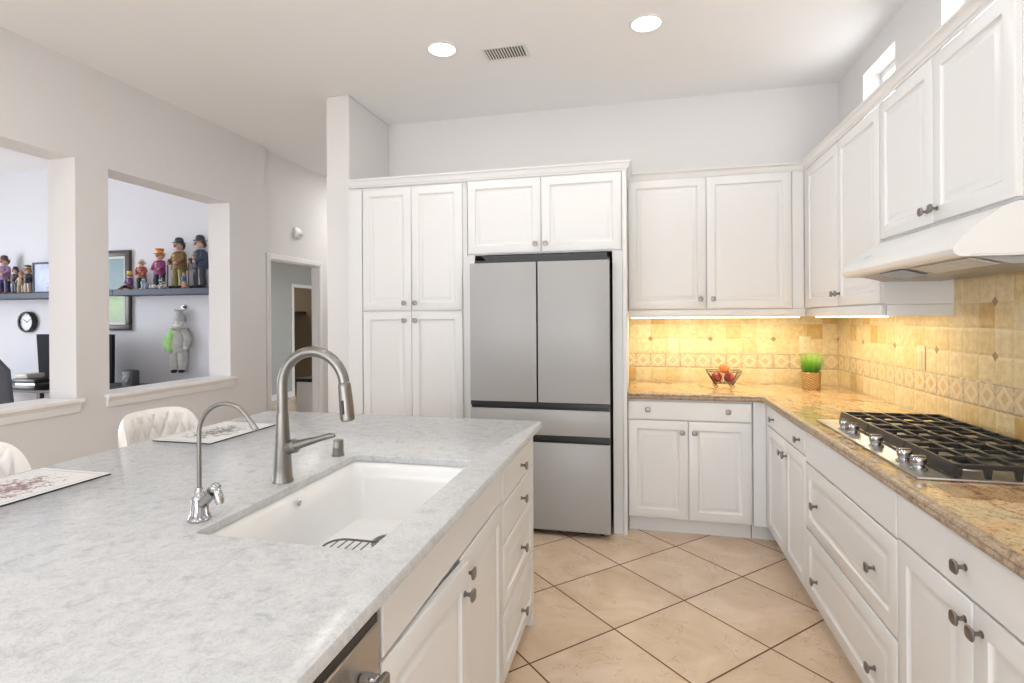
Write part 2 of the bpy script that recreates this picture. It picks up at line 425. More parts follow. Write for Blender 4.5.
tag(obj('closet_shelf', bx(-8.19, -6.75, 8.21, 9.94, 1.53, 1.57), MT['desk']), 'dark shelf inside the brown closet at the end of the corridor', 'shelf')
# baseboards
struct('baseboard_left', bx(XL, XL + .014, -3.1, 4.5, 0, .10), MT['trim'])
# door casing
bm = bm_()
for a in ((-3.55, -3.53, 4.572, 4.63, 0, 2.06), (-3.55, -3.53, 5.465, 5.523, 0, 2.06), (-3.55, -3.53, 4.63, 5.465, 2.005, 2.06),
          (-3.535, -3.525, 4.60, 4.615, 0, 2.045), (-3.535, -3.525, 5.48, 5.495, 0, 2.045),
          (-3.63, -3.55, 4.63, 4.645, 0, 2.005), (-3.63, -3.55, 5.45, 5.465, 0, 2.005), (-3.63, -3.55, 4.645, 5.45, 1.99, 2.005)):
    box(bm, *a, bev=.003)
struct('trim_2', bm, MT['trim'])
o = obj('strike_plate', bx(-3.615, -3.59, 5.447, 5.4505, 1.0, 1.06), MT['knob']); tag(o, 'small dark metal strike plate on the white door jamb', 'latch')
# window sills of the two pass-through openings
for i, (y0, y1) in enumerate(((1.45, 2.735), (2.885, 4.080))):
    bm = bm_(); box(bm, XL - .24, XL, y0 + .05, y1 - .05, .890, .905); box(bm, XL, XL + .04, y0, y1, .882, .908, bev=.006, seg=2)
    prism(bm, [(XL + .001, .82), (XL + .012, .82), (XL + .018, .86), (XL + .03, .8815), (XL + .001, .8815)], y0 + .015, y1 - .015, 'xz')
    struct('trim_%d' % (i + 3), bm, MT['trim'])
# clerestory windows
for i, (y0, y1) in enumerate(((3.378, 3.815), (2.47, 2.91), (1.56, 2.0))):
    bm = bm_(); z0, z1 = 2.47, 2.915
    for a in ((y0, y0 + .035, z0, z1), (y1 - .035, y1, z0, z1), (y0 + .035, y1 - .035, z1 - .035, z1), (y0 + .035, y1 - .035, z0, z0 + .035)):
        box(bm, XR + .10, XR + .14, *a, bev=.003)
    wf = struct('window_%d' % (i + 1), bm, MT['trim'])
    obj('pane', bx(XR + .118, XR + .122, y0 + .035, y1 - .035, z0 + .035, z1 - .035), MT['glass'], wf, False)
    bm = bm_()
    for k in range(4):
        z = z0 + .10 + k * .085
        box(bm, XR + .128, XR + .131, y0 + .04, y1 - .04, z, z + .012)
    obj('louvre', bm, MT['trim'], wf, False)

# splashback tiles (a centimetre thick)
struct('trim_5', bx(-.078, XR - .011, YB - .010, YB, .914, 1.452), MT['splash_b'])
struct('trim_6', bx(XR - .010, XR, .40, YB, .914, 1.62), MT['splash_r'])

# ------------------------------------------------------------------ cabinet maker
def panel_mesh(w, h, t=.020, style='raised', M_=.055):
    """door or drawer front: x 0..w, z 0..h, face at y = 0, back at y = t"""
    if style == 'flat': rings = [(0, t), (0, .003), (.003, 0)]
    else: rings = [(0, t), (0, .004), (.002, .0015), (.005, 0), (M_, 0), (M_ + .003, .0050), (M_ + .008, .0100), (M_ + .013, .0108), (M_ + .030, .0046), (M_ + .038, .0020), (M_ + .041, .0020)]
    bm = bm_(); prev = None
    for ins, y in rings:
        r = [bm.verts.new(p) for p in ((ins, y, ins), (w - ins, y, ins), (w - ins, y, h - ins), (ins, y, h - ins))]
        if prev:
            for i in range(4): bm.faces.new((prev[i], prev[(i + 1) % 4], r[(i + 1) % 4], r[i]))
        else: bm.faces.new(r[::-1])
        prev = r
    bm.faces.new(prev); return bm
KN = None
def knob_bm():
    bm = bm_(); lathe(bm, [(.0085, 0), (.0085, -.002), (.0055, -.004), (.0050, -.014), (.008, -.019)], axis='y', n=14)
    # square cushion head, slightly dished
    n = 4; rings = []
    def rr(s, y, p=3.2):
        return [bm.verts.new((math.copysign(abs(math.cos(a)) ** (2 / p), math.cos(a)) * s, y, math.copysign(abs(math.sin(a)) ** (2 / p), math.sin(a)) * s)) for a in [2 * PI * i / 24 for i in range(24)]]
    L = [rr(.007, -.018), rr(.0135, -.0205), rr(.0165, -.0235), rr(.0165, -.0255), rr(.0145, -.0280), rr(.008, -.0290)]
    bm.faces.new(L[0][::-1]); bm.faces.new(L[-1])
    for a, b in zip(L, L[1:]):
        for i in range(24): bm.faces.new((a[i], a[(i + 1) % 24], b[(i + 1) % 24], b[i]))
    return bm
def knob(parent, x, z):
    global KN
    if KN is None: KN = obj('knob', knob_bm(), MT['knob'], parent, True, (x, 0, z))
    else:
        k = KN.copy(); COL.objects.link(k); k.parent = parent; k.location = (x, 0, z)
def front(root, kind, x0, x1, z0, z1, knobs=(), style='raised', open_=0.0, M_=.055, g=.002):
    w, h = x1 - x0 - 2 * g, z1 - z0 - 2 * g
    o = obj(kind, panel_mesh(w, h, style=style, M_=M_), MT['cab'], root, True, (x0 + g, 0, z0 + g))
    o.rotation_euler = (0, 0, open_)
    for kx, kz in knobs: knob(o, kx - x0 - g, kz - z0 - g)
    return o
def cabinet(name, label, cat, loc, rotz, w, d, z0, z1, toe=True, group=None, y0=.0205):
    r = thing(name, label, cat, loc, rotz, group)
    bm = bm_(); box(bm, 0, w, y0, d, z0, z1, bev=.001)
    obj('body', bm, MT['cab'], r)
    if toe: obj('toe_kick', bx(0.004, w - .004, .065, d, 0, z0 - .0005), MT['toekick'], r)
    return r

CT = .914; TH = .040                       # counter top height, slab thickness
ZB = CT - TH - .002
# back base cabinet: one wide drawer over two doors
r = cabinet('base_cabinet', 'white base cabinet with one wide drawer and two doors, between fridge and corner', 'cabinet', (-.077, 3.605, 0), 0, .759, .64, .10, ZB)
front(r, 'drawer', .0, .752, .742, .862, [(.125, .808), (.612, .808)], 'flat')
front(r, 'door', .0, .376, .105, .738, [(.337, .668)]); front(r, 'door', .376, .752, .105, .738, [(.412, .668)])
# corner filler
r = thing('corner_filler', 'plain white filler panel in the inner corner of the base cabinets', 'cabinet', (0, 0, 0))
obj('panel', bx(.6835, .7565, 3.606, 3.624, .10, ZB, bev=.001), MT['cab'], r)
obj('toe_kick', bx(.6835, .82, 3.672, 3.69, 0, .0995), MT['toekick'], r)
# right run, fronts face -X
RX = .757
obj('return_panel', bx(.7575, .7755, 3.582, 3.6055, .10, ZB, bev=.001), MT['cab'], r)
r = cabinet('base_cabinet', 'white base cabinet with wide drawer and narrow door pair beside the inner corner', 'cabinet', (RX, 3.580, 0), -PI/2, .783, .60, .10, ZB)
front(r, 'drawer', .003, .781, .742, .862, [(.165, .80), (.690, .80)], 'flat')
front(r, 'door', .003, .415, .105, .738, [(.375, .660)]); front(r, 'door', .415, .781, .105, .738, [(.452, .660)])
r = cabinet('drawer_cabinet', 'white cabinet of two deep drawers under the gas cooktop', 'cabinet', (RX, 2.795, 0), -PI/2, .930, .60, .10, ZB)
front(r, 'false_front', .0, .928, .722, .868, [], 'flat')
front(r, 'drawer', .0, .928, .412, .718, [(.165, .560), (.765, .560)]); front(r, 'drawer', .0, .928, .105, .408, [(.165, .225), (.765, .225)])
r = cabinet('base_cabinet', 'white base cabinet with drawer and two doors at the right edge of the photo', 'cabinet', (RX, 1.863, 0), -PI/2, .765, .60, .10, ZB)
front(r, 'drawer', .0, .763, .730, .868, [(.355, .797)], 'flat')
front(r, 'door', .0, .3815, .105, .726, [(.352, .672)]); front(r, 'door', .3815, .763, .105, .726, [(.418, .672)])
r = cabinet('base_cabinet', 'white base cabinet with a door nearest the camera on the right run', 'cabinet', (RX, 1.096, 0), -PI/2, .60, .60, .10, ZB)
front(r, 'drawer', .0, .598, .730, .868, [(.30, .797)], 'flat'); front(r, 'door', .0, .598, .105, .726, [(.04, .672)])

# granite worktop: L shape with moulded front edge
def slab_edge(bm, path, z0, z1, mi=1):
    """rounded nose swept along a path of (x, y) corners; outward = left normal"""
    prof = [(0, z1), (.010, z1), (.018, z1 - .004), (.021, z1 - .011), (.017, z1 - .018), (.020, z1 - .026), (.016, z0 + .004), (.008, z0), (0, z0)]
    P = [Vector(p) for p in path]; rings = []
    for i, p in enumerate(P):
        ns = []
        if i > 0: t = (P[i] - P[i - 1]).normalized(); ns.append(Vector((-t.y, t.x)))
        if i < len(P) - 1: t = (P[i + 1] - P[i]).normalized(); ns.append(Vector((-t.y, t.x)))
        n = sum(ns, Vector((0, 0)));  n = n / (n.length ** 2) * len(ns) if len(ns) == 2 else n
        rings.append([bm.verts.new((p.x + n.x * a, p.y + n.y * a, z)) for a, z in prof])
    for A, B in zip(rings, rings[1:]):
        for j in range(len(prof) - 1):
            f = bm.faces.new((A[j], A[j + 1], B[j + 1], B[j])); f.material_index = mi
    for A in (rings[0], rings[-1]): bm.faces.new(A).material_index = mi
ZS = CT - TH
bm = bm_(); fx, fy = .752, 3.602
prism(bm, [(-.076, fy), (fx - .03, fy), (fx, fy - .03), (fx, .42), (XR - .0115, .42), (XR - .0115, YB - .0115), (-.076, YB - .0115)], ZS, CT, 'xy')
slab_edge(bm, [(fx, .42), (fx, fy - .03), (fx - .03, fy), (-.076, fy)], ZS, CT)
o = obj('granite_worktop', bm, [MT['granite'], MT['granite_edge']]); tag(o, 'polished gold and brown granite worktop running round the corner', 'worktop')

# ------------------------------------------------------------------ wall cabinets
def crown(bm, path, z0, z1, out=.045):
    h = z1 - z0
    prof = [(0, z0), (.006, z0), (.008, z0 + h * .18), (.014, z0 + h * .25), (.018, z0 + h * .50), (out * .72, z0 + h * .74), (out * .92, z0 + h * .80), (out, z0 + h * .86), (out, z1), (0, z1)]
    P = [Vector(p) for p in path]; rings = []
    for i, p in enumerate(P):
        ns = []
        if i > 0: t = (P[i] - P[i - 1]).normalized(); ns.append(Vector((-t.y, t.x)))
        if i < len(P) - 1: t = (P[i + 1] - P[i]).normalized(); ns.append(Vector((-t.y, t.x)))
        n = sum(ns, Vector((0, 0))); n = n / (n.length ** 2) * 2 if len(ns) == 2 else n
        rings.append([bm.verts.new((p.x + n.x * a, p.y + n.y * a, z)) for a, z in prof])
    k = len(prof)
    for A, B in zip(rings, rings[1:]):
        for j in range(k): bm.faces.new((A[j], A[(j + 1) % k], B[(j + 1) % k], B[j]))
    bm.faces.new(rings[0]); bm.faces.new(rings[-1][::-1])
ZU0, ZU1 = 1.455, 2.372
r = cabinet('wall_cabinet', 'white two-door wall cabinet over the counter, right of the fridge', 'cabinet', (-.077, 3.94, 0), 0, 1.124, YB - 3.94 - .002, ZU0, ZU1 + .0015, False)
front(r, 'door', .0, .528, ZU0 + .003, ZU1, [(.487, 1.527)]); front(r, 'door', .528, 1.071, ZU0 + .003, ZU1, [(.569, 1.527)])
obj('filler_strip', bx(1.0725, 1.1425, .004, .020, ZU0, ZU1, bev=.001), MT['cab'], r)
obj('light_rail', bx(.0, 1.1525, .006, .030, 1.402, ZU0 - .0005, bev=.004, seg=2), MT['cab'], r)
UX = 1.07
r = cabinet('wall_cabinet', 'white wall cabinet in the corner with a pair of tall doors', 'cabinet', (UX, 3.905, 0), -PI/2, 1.107, XR - UX - .002, ZU0, ZU1 + .0015, False)
obj('filler_strip', bx(-.050, -.001, .0005, .0200, ZU0, ZU1, bev=.001), MT['cab'], r)
front(r, 'door', .0, .570, ZU0 + .003, ZU1, [(.540, 1.527)]); front(r, 'door', .570, 1.105, ZU0 + .003, ZU1, [(.604, 1.527)])
obj('light_rail', box(bx(-.034, 1.105, .006, .030, 1.402, ZU0 - .0005, bev=.004, seg=2), 1.075, 1.105, .031, .300, 1.402, ZU0 - .0005, bev=.004, seg=2), MT['cab'], r)
ZH = 1.742
r = cabinet('wall_cabinet', 'white two-door wall cabinet above the range hood', 'cabinet', (UX, 2.795, 0), -PI/2, .923, XR - UX - .002, ZH, ZU1 + .0015, False)
front(r, 'door', .002, .461, ZH + .006, ZU1, [(.425, 1.798)]); front(r, 'door', .461, .921, ZH + .006, ZU1, [(.495, 1.798)])
# crown over the wall cabinets, continuous round the corner
bm = bm_(); crown(bm, [(UX + .004, 1.872), (UX + .004, 3.945), (-.077, 3.945)], ZU1 + .0020, 2.422, .036)
o = obj('crown_moulding', bm, MT['cab']); tag(o, 'white crown moulding on top of the corner wall cabinets', 'moulding')

# ------------------------------------------------------------------ pantry and fridge surround
PY = 3.55; PX0 = -2.045
r = cabinet('pantry_cabinet', 'tall white pantry cabinet with four doors, left of the fridge', 'cabinet', (PX0, PY, 0), 0, .885, YB - PY - .003, .10, 2.350, True)
obj('scribe_strip', bx(-.034, -.0005, .03, .045, .10, 2.35), MT['cab'], r)
front(r, 'filler_strip', .0, .095, .105, 2.340, [], 'flat')
for z0, z1, kz in ((1.460, 2.338, 1.514), (.105, 1.456, 1.391)):
    front(r, 'door', .098, .476, z0, z1, [(.427, kz)]); front(r, 'door', .476, .856, z0, z1, [(.510, kz)])
r = cabinet('over_fridge_cabinet', 'white two-door cabinet above the refrigerator', 'cabinet', (-1.155, PY, 0), 0, 1.048, YB - PY - .003, 1.836, 2.350, False)
front(r, 'door', .003, .518, 1.842, 2.345, [(.481, 1.897)]); front(r, 'door', .518, 1.046, 1.842, 2.345, [(.550, 1.897)])
o = obj('fridge_side_panel', bx(-.106, -.080, PY, YB - .002, 0, 2.350, bev=.002), MT['cab']); tag(o, 'tall white end panel between refrigerator and counter', 'panel')
bm = bm_(); crown(bm, [(-.080, 3.895), (-.080, PY + .006), (PX0, PY + .006)], 2.3505, 2.410, .032)
o = obj('crown_moulding', bm, MT['cab']); tag(o, 'white crown moulding above the pantry and refrigerator', 'moulding')
o = obj('filler_strip', bx(-1.158, -1.103, PY + .012, PY + .03, .0, 1.8355, bev=.001), MT['cab']); tag(o, 'narrow white strip between pantry and refrigerator', 'panel')
o = obj('filler_strip', bx(-.170, -.107, PY + .010, PY + .028, .0, 1.8355, bev=.001), MT['cab']); tag(o, 'narrow white strip between refrigerator and tall end panel', 'panel')

# ------------------------------------------------------------------ refrigerator
FY = 3.43; F0, F1 = -1.098, -.183
r = thing('refrigerator', 'light grey French-door refrigerator with two drawers', 'refrigerator', (0, 0, 0))
bm = bm_(); box(bm, F0 + .012, F1 - .002, FY + .062, YB - .06, .03, 1.79, bev=.004)
prism(bm, [(F0 + .10, 1.785), (F0 + .05, 1.825), (F1 - .02, 1.825), (F1 - .02, 1.785)], FY + .10, FY + .40, 'xz')
obj('body', bm, MT['fridge_body'], r)
def fdoor(kind, x0, x1, z0, z1):
    bm = bm_(); box(bm, x0, x1, FY, FY + .010, z0, z1, bev=.0025, seg=2); o = obj(kind, bm, MT['fridge'], r)
    obj('door_core', bx(x0 + .001, x1 - .001, FY + .0105, FY + .060, z0 + .002, z1 - .002, bev=.002), MT['fridge_body'], o)
xm = -.644
fdoor('door', F0, xm - .006, .858, 1.767); fdoor('door', xm + .004, F1, .858, 1.767)
fdoor('drawer', F0, F1, .648, .812); fdoor('drawer', F0, F1, .040, .600)
for z0, z1 in ((.8125, .8575), (.6005, .6475)):
    bm = bm_(); box(bm, F0 + .001, F1 - .001, FY + .002, FY + .060, z0 + .018, z1, bev=.002); box(bm, F0 + .001, F1 - .001, FY + .022, FY + .060, z0, z0 + .018)
    obj('handle_channel', bm, MT['black'], r)
for x in (F0 + .06, F1 - .06): obj('foot', lathe(bm_(), [(.022, 0), (.024, .005), (.024, .016), (.012, .020), (.012, .032)], (x, FY + .10, 0), n=18), MT['black'], r)

# ------------------------------------------------------------------ island
IX0, IX1, IY0, IY1 = -1.948, -.452, -.42, 2.530
SX0, SX1, SY0, SY1 = -1.000, -.560, 1.035, 1.765
def rrect(x0, x1, y0, y1, r, n=6):
    pts = []
    for cx, cy, a0 in ((x1 - r, y1 - r, 0), (x0 + r, y1 - r, 90), (x0 + r, y0 + r, 180), (x1 - r, y0 + r, 270)):
        for k in range(n + 1): a = math.radians(a0 + 90 * k / n); pts.append((cx + r * math.cos(a), cy + r * math.sin(a)))
    return pts
bm = bm_()
outer = [(x, y) for x, y in rrect(IX0, IX1, IY0, IY1, .020, 6)]; inner = rrect(SX0, SX1, SY0, SY1, .022, 6)
N = len(outer)
ins = .010
outer_t = rrect(IX0 + ins, IX1 - ins, IY0 + ins, IY1 - ins, .014, 6)
def lp(pts, z): return [bm.verts.new((x, y, z)) for x, y in pts]
def bridge(A, B):
    for i in range(len(A)): bm.faces.new((A[i], A[(i + 1) % N], B[(i + 1) % N], B[i]))
th = .022; to = .036
levels = [lp(rrect(SX0, SX1, SY0, SY1, .022), CT - th), lp(inner, CT - .003), lp(rrect(SX0 - .003, SX1 + .003, SY0 - .003, SY1 + .003, .024), CT), lp(outer_t, CT),
          lp(rrect(IX0 + .003, IX1 - .003, IY0 + .003, IY1 - .003, .018), CT - .004), lp(outer, CT - .012), lp(outer, CT - to + .010), lp(outer_t, CT - to), lp(rrect(SX0 - .07, SX1 + .07, SY0 - .07, SY1 + .07, .03), CT - to), lp(rrect(SX0 - .068, SX1 + .068, SY0 - .068, SY1 + .068, .03), CT - th)]
for A, B in zip(levels, levels[1:] + levels[:1]): bridge(A, B)
o = obj('quartz_worktop', bm, MT['quartz']); tag(o, 'large white speckled quartz island worktop with sink cut-out', 'worktop')

# sink: undermount bowl with thick white rim and rounded inside corners
r = thing('kitchen_sink', 'large white undermount sink set in the island', 'sink', (0, 0, 0))
bm = bm_(); zt = CT - th - .0012; zf = .690
def RR(i, z, rad): return [bm.verts.new((x, y, z)) for x, y in rrect(SX0 + i, SX1 - i, SY0 + i, SY1 - i, rad, 6)]
L = [RR(-.045, zf - .03, .03), RR(-.045, zt, .03), RR(-.008, zt, .03), RR(-.002, zt - .004, .032), RR(.010, zt - .020, .036), RR(.018, zt - .06, .040), RR(.026, zf + .045, .044), RR(.036, zf + .014, .050), RR(.060, zf + .002, .05), RR(.10, zf, .05)]
for A, B in zip(L, L[1:]): bridge(A, B)
# floor with a hole for the drain: fan to circle
DC = ((-.780, 1.585)); circ = []
for i in range(N):
    vx = L[-1][i].co; a = math.atan2(vx.y - DC[1], vx.x - DC[0]); circ.append(bm.verts.new((DC[0] + .045 * math.cos(a), DC[1] + .045 * math.sin(a), zf - .001)))
bridge(L[-1], circ); bm.faces.new(L[0][::-1])
obj('basin', bm, MT['ceramic'], r)
obj('drain', lathe(bm_(), [(.058, .0005), (.057, .004), (.046, .0045), (.040, -.004), (.034, -.020), (.010, -.022)], (DC[0], DC[1], zf), n=28), MT['drain'], r)
obj('strainer', lathe(bm_(), [(.0405, -.004), (.038, -.001), (.030, -.003), (.028, -.012), (.006, -.012), (.005, -.002), (.009, .002), (.004, .004)], (DC[0], DC[1], zf), n=20), MT['black'], r)
obj('overflow_badge', lathe(bm_(), [(.0, .0008), (.006, .0008), (.0075, .0004), (.0085, .0012), (.0095, .0)], (SX0 + .0205, 1.405, .860), axis='x', n=20, cap=False), MT['chrome'], r).scale = (1, 1, 1)
# wire rack lying in the bowl
rk = thing('sink_rack', 'small chrome wire rack lying in the sink beside the drain', 'rack', (-.815, 1.34, zf + .002))
bm = bm_(); pts = [(x, y, .020) for x, y in rrect(-.125, .125, -.20, .185, .05, 5)]; tube(bm, pts, .0034, 8, closed=True)
obj('rim', bm, MT['rack'], rk)
bm = bm_()
for k in range(9):
    x = -.10 + k * .025; tube(bm, [(x, -.192, .020), (x, .180, .020)], .0020, 6)
for y in (-.12, .0, .12): tube(bm, [(-.124, y, .0175), (.124, y, .0175)], .0022, 6)
obj('wires', bm, MT['rack'], rk)
for sx in (-1, 1):
    for y in (-.12, .12): obj('foot', tube(bm_(), [(sx * .122, y, .018), (sx * .122, y, .0)], .004, 8), MT['black'], rk)

# island cabinets, fronts face +X : local x runs towards +Y
FXI = -.478
r = cabinet('drawer_cabinet', 'white four-drawer cabinet at the far end of the island', 'cabinet', (FXI, 1.862, 0), PI/2, .566, .56, .085, CT - to - .003)
for z0, z1, kz, st in ((.735, .860, .797, 'flat'), (.590, .731, .662, 'flat'), (.345, .586, .460, 'raised'), (.090, .341, .200, 'raised')):
    front(r, 'drawer', .004, .552, z0, z1, [(.305, kz)], st if z1 > .7 else 'raised', M_=.045)
obj('plinth_foot', box(bx(.545, .566, .003, .08, 0, .0845, bev=.002), .548, .566, .0005, .018, .09, .872), MT['cab'], r)
r = cabinet('sink_cabinet', 'white sink base cabinet in the island, its near door slightly ajar', 'cabinet', (FXI, .935, 0), PI/2, .925, .015 + .02, .085, CT - to - .003)
# the sink base is an open box so that the bowl fits inside it
obj('back_panel', bx(0, .925, .545, .56, .085, .60), MT['cab'], r)
obj('bottom_shelf', bx(.001, .924, .036, .544, .085, .10), MT['cab'], r)
for a in ((.001, .016), (.909, .924)): obj('side_panel', bx(a[0], a[1], .036, .544, .101, .60), MT['cab'], r)
front(r, 'false_front', .004, .921, .752, .866, [], 'flat')
front(r, 'door', .004, .4625, .090, .747, [(.425, .672)], open_=-math.radians(3.2)); front(r, 'door', .4625, .921, .090, .747, [(.505, .690)])
# dishwasher
r = thing('dishwasher', 'stainless steel dishwasher in the island front', 'dishwasher', (FXI, .325, 0), PI/2)
obj('body', bx(.004, .602, .03, .56, .10, CT - to - .012), MT['black'], r)
obj('door', bx(.004, .602, .0, .0295, .115, .835, bev=.003), MT['steel'], r)
obj('dark_gap_strip', bx(.006, .600, .004, .0295, .8355, .852), MT['black'], r)  # black strip put in for the dark gap under the worktop lip
bm = bm_(); box(bm, .05, .548, -.050, -.035, .757, .783, bev=.006, seg=3); obj('handle', bm, MT['nickel'], r)
for x in (.07, .520): obj('handle_bracket', bx(x, x + .022, -.0345, -.0005, .759, .781, bev=.003), MT['chrome'], r)
obj('toe_kick', bx(.004, .602, .07, .56, 0, .0995), MT['black'], r)
r = cabinet('island_cabinet', 'white island cabinet beside the camera', 'cabinet', (FXI, -.37, 0), PI/2, .69, .56, .085, CT - to - .003)
front(r, 'drawer', .004, .686, .735, .866, [(.345, .80)], 'flat'); front(r, 'door', .004, .345, .09, .731, [(.305, .672)]); front(r, 'door', .345, .686, .09, .731, [(.385, .672)])
o = obj('island_back_panel', bx(-1.66, -1.05, -.37, 2.428, .0, .60, bev=.002), MT['cab']); tag(o, 'white panelled rear body of the island under the seating side', 'panel')
o = obj('island_support', box(bx(-1.66, -1.56, -.37, 2.428, .6005, CT - to - .003, bev=.002), -1.559, -1.06, 2.36, 2.428, .6005, CT - to - .003, bev=.002), MT['cab']); tag(o, 'white support wall under the seating overhang of the island', 'panel')

# ------------------------------------------------------------------ faucet
def arcpts(cx, cz, r, a0, a1, n, y): return [(cx + r * math.cos(math.radians(a0 + (a1 - a0) * i / n)), y, cz + r * math.sin(math.radians(a0 + (a1 - a0) * i / n))) for i in range(n + 1)]
r = thing('kitchen_faucet', 'tall brushed nickel gooseneck faucet with side lever', 'faucet', (-1.048, 1.422, CT + .0005))
obj('base', lathe(bm_(), [(.031, 0), (.031, .004), (.0285, .010), (.0265, .04), (.0215, .12), (.0180, .19), (.0172, .205)], n=32), MT['nickel'], r)
P = [(0, 0, .2052), (0, 0, .27)] + arcpts(.104, .287, .104, 180, 8, 26, 0)
obj('spout', tube(bm_(), P, .0155, 20), MT['nickel'], r)
e = Vector(P[-1]); d = Vector((.10, 0, -.99)).normalized()
bm = bm_(); tube(bm, [e + d * .001, e + d * .004, e + d * .012, e + d * .075, e + d * .108, e + d * .112], [.0155, .0175, .0185, .0205, .0205, .017], 24)
hd = obj('spray_head', bm, MT['nickel'], r)
obj('spray_button', tube(bm_(), [e + d * .05 + Vector((0, -.0195, 0)), e + d * .09 + Vector((0, -.0205, 0))], .004, 10), MT['black'], hd)
bm = bm_(); tube(bm, [(.016, 0, .100), (.030, 0, .106), (.044, -.002, .110), (.050, -.003, .112)], [.0195, .0215, .0215, .0160], 20)
lv = obj('lever_hub', bm, MT['nickel'], r)
bm = bm_(); tube(bm, [(.048, -.003, .111), (.085, -.004, .122), (.125, -.005, .134), (.165, -.006, .146), (.178, -.006, .146)], [.0150, .0115, .0090, .0080, .005], 14)
obj('lever', bm, MT['nickel'], lv)
o = obj('air_gap_cap', lathe(bm_(), [(.0225, 0), (.0225, .004), (.0195, .006), (.0190, .028), (.0196, .030), (.0190, .032), (.0190, .052), (.017, .056), (.006, .057)], n=28), MT['nickel'], None, True, (-1.052, 1.735, CT + .0005))
tag(o, 'short brushed nickel cap standing behind the sink, right of the faucet', 'air gap')
# filtered water tap
r = thing('water_tap', 'small chrome drinking water tap with thin curved spout', 'tap', (-1.047, 1.105, CT + .0005))
bm = bm_(); lathe(bm, [(.026, 0), (.027, .003), (.0245, .008), (.020, .012), (.0178, .030), (.0160, .055), (.0120, .062), (.0085, .070), (.0070, .078)], n=26)
obj('base', bm, MT['chrome'], r)
bm = bm_()
for k in range(12):
    a = 2 * PI * k / 12; ca, sa = math.cos(a), math.sin(a)
    tube(bm, [(.0245 * ca, .0245 * sa, .009), (.0195 * ca, .0195 * sa, .015), (.0172 * ca, .0172 * sa, .052)], .0017, 6)
obj('fluting', bm, MT['chrome'], r)
obj('spout', tube(bm_(), [(0, 0, .0785), (0, 0, .15), (0, 0, .205)] + arcpts(.077, .208, .077, 176, 30, 22, 0) + [(.155, 0, .236)], .0052, 12), MT['nickel'], r)
obj('spout_tip', tube(bm_(), [(.147, 0, .242), (.161, 0, .226)], [.0062, .0066], 12), MT['nickel'], r)
bm = bm_(); tube(bm, [(.010, -.003, .040), (.030, -.006, .058), (.046, -.008, .074)], [.012, .0135, .0145], 16); vb = obj('valve', bm, MT['chrome'], r)
bm = bm_(); ball(bm, (.054, -.009, .083), .013); tube(bm, [(.052, -.009, .084), (.062, -.012, .078), (.070, -.014, .060), (.073, -.015, .048)], [.008, .009, .0105, .0085], 12); obj('lever', bm, MT['chrome'], vb)

# ------------------------------------------------------------------ gas cooktop
CX0, CX1, CY0, CY1 = .800, 1.310, 1.835, 2.780
r = thing('gas_cooktop', 'stainless five-burner gas cooktop with black cast-iron grates', 'cooktop', (0, 0, 0))
bm = bm_(); box(bm, CX0, CX1, CY0, CY1, CT + .0005, CT + .009, bev=.003, seg=2); obj('tray', bm, MT['steel'], r)
zt = CT + .0095
for (bxx, byy, rad) in ((1.00, 1.99, .040), (1.22, 1.99, .032), (1.11, 2.31, .055), (1.00, 2.62, .032), (1.22, 2.62, .040)):
    b = obj('burner', lathe(bm_(), [(rad + .018, 0), (rad + .016, .004), (rad + .004, .006), (rad, .016), (rad - .006, .018)], (bxx, byy, zt), n=28), MT['steel'], r)
    obj('burner_cap', lathe(bm_(), [(rad - .004, .0185), (rad - .002, .022), (rad - .008, .026), (.004, .027)], (bxx, byy, zt), n=28), MT['iron'], b)
gx0, gx1 = .905, 1.300; H0, H1 = CT + .020, CT + .050
def grate(y0, y1):
    bm = bm_(); b = .012
    # outer frame: front and rear rails stand tall, the two ends are combs
    prism(bm, [(gx0 - .012, H0 - .004), (gx0 + .002, H0 - .004), (gx0 + .006, H1), (gx0 - .004, H1)], y0, y1, 'xz')
    box(bm, gx1 - b, gx1, y0, y1, H0 + .008, H1, bev=.002)
    for y in (y0, y1 - b): box(bm, gx0, gx1, y, y + b, H1 - .014, H1, bev=.002)
    n = 5
    for k in range(1, n):
        x = gx0 + (gx1 - gx0) * k / n
        box(bm, x - .005, x + .005, y0 + .004, y1 - .004, H1 - .012, H1 + .002, bev=.002)
    for k in (1, 2):
        y = y0 + (y1 - y0) * k / 3
        box(bm, gx0, gx1, y - .005, y + .005, H1 - .010, H1 + .001, bev=.002)
    for y in (y0 + .002, y1 - .014):
        for k in range(n + 1):
            x = gx0 + .004 + (gx1 - gx0 - .016) * k / n
            prism(bm, [(x - .002, zt - .0002), (x + .010, zt - .0002), (x + .014, H1 - .010), (x - .006, H1 - .010)], y, y + .012, 'xz')
    return bm
L3 = (CY1 - CY0 - .030) / 3
for k in range(3): obj('grate', grate(CY0 + .012 + k * (L3 + .003), CY0 + .012 + k * (L3 + .003) + L3), MT['iron'], r)
kb = None
for y in (1.925, 2.018, 2.236, 2.455, 2.545):
    if kb is None:
        bm = bm_(); lathe(bm, [(.024, 0), (.025, .004), (.018, .008), (.0165, .014), (.021, .020), (.0215, .036), (.019, .040), (.004, .0405)], n=24)
        box(bm, -.020, .020, -.0045, .0045, .0400, .0440, bev=.0015); kb = obj('control_knob', bm, MT['chrome'], r, True, (.842, y, zt))
    else:
        c = kb.copy(); COL.objects.link(c); c.parent = r; c.location = (.842, y, zt)

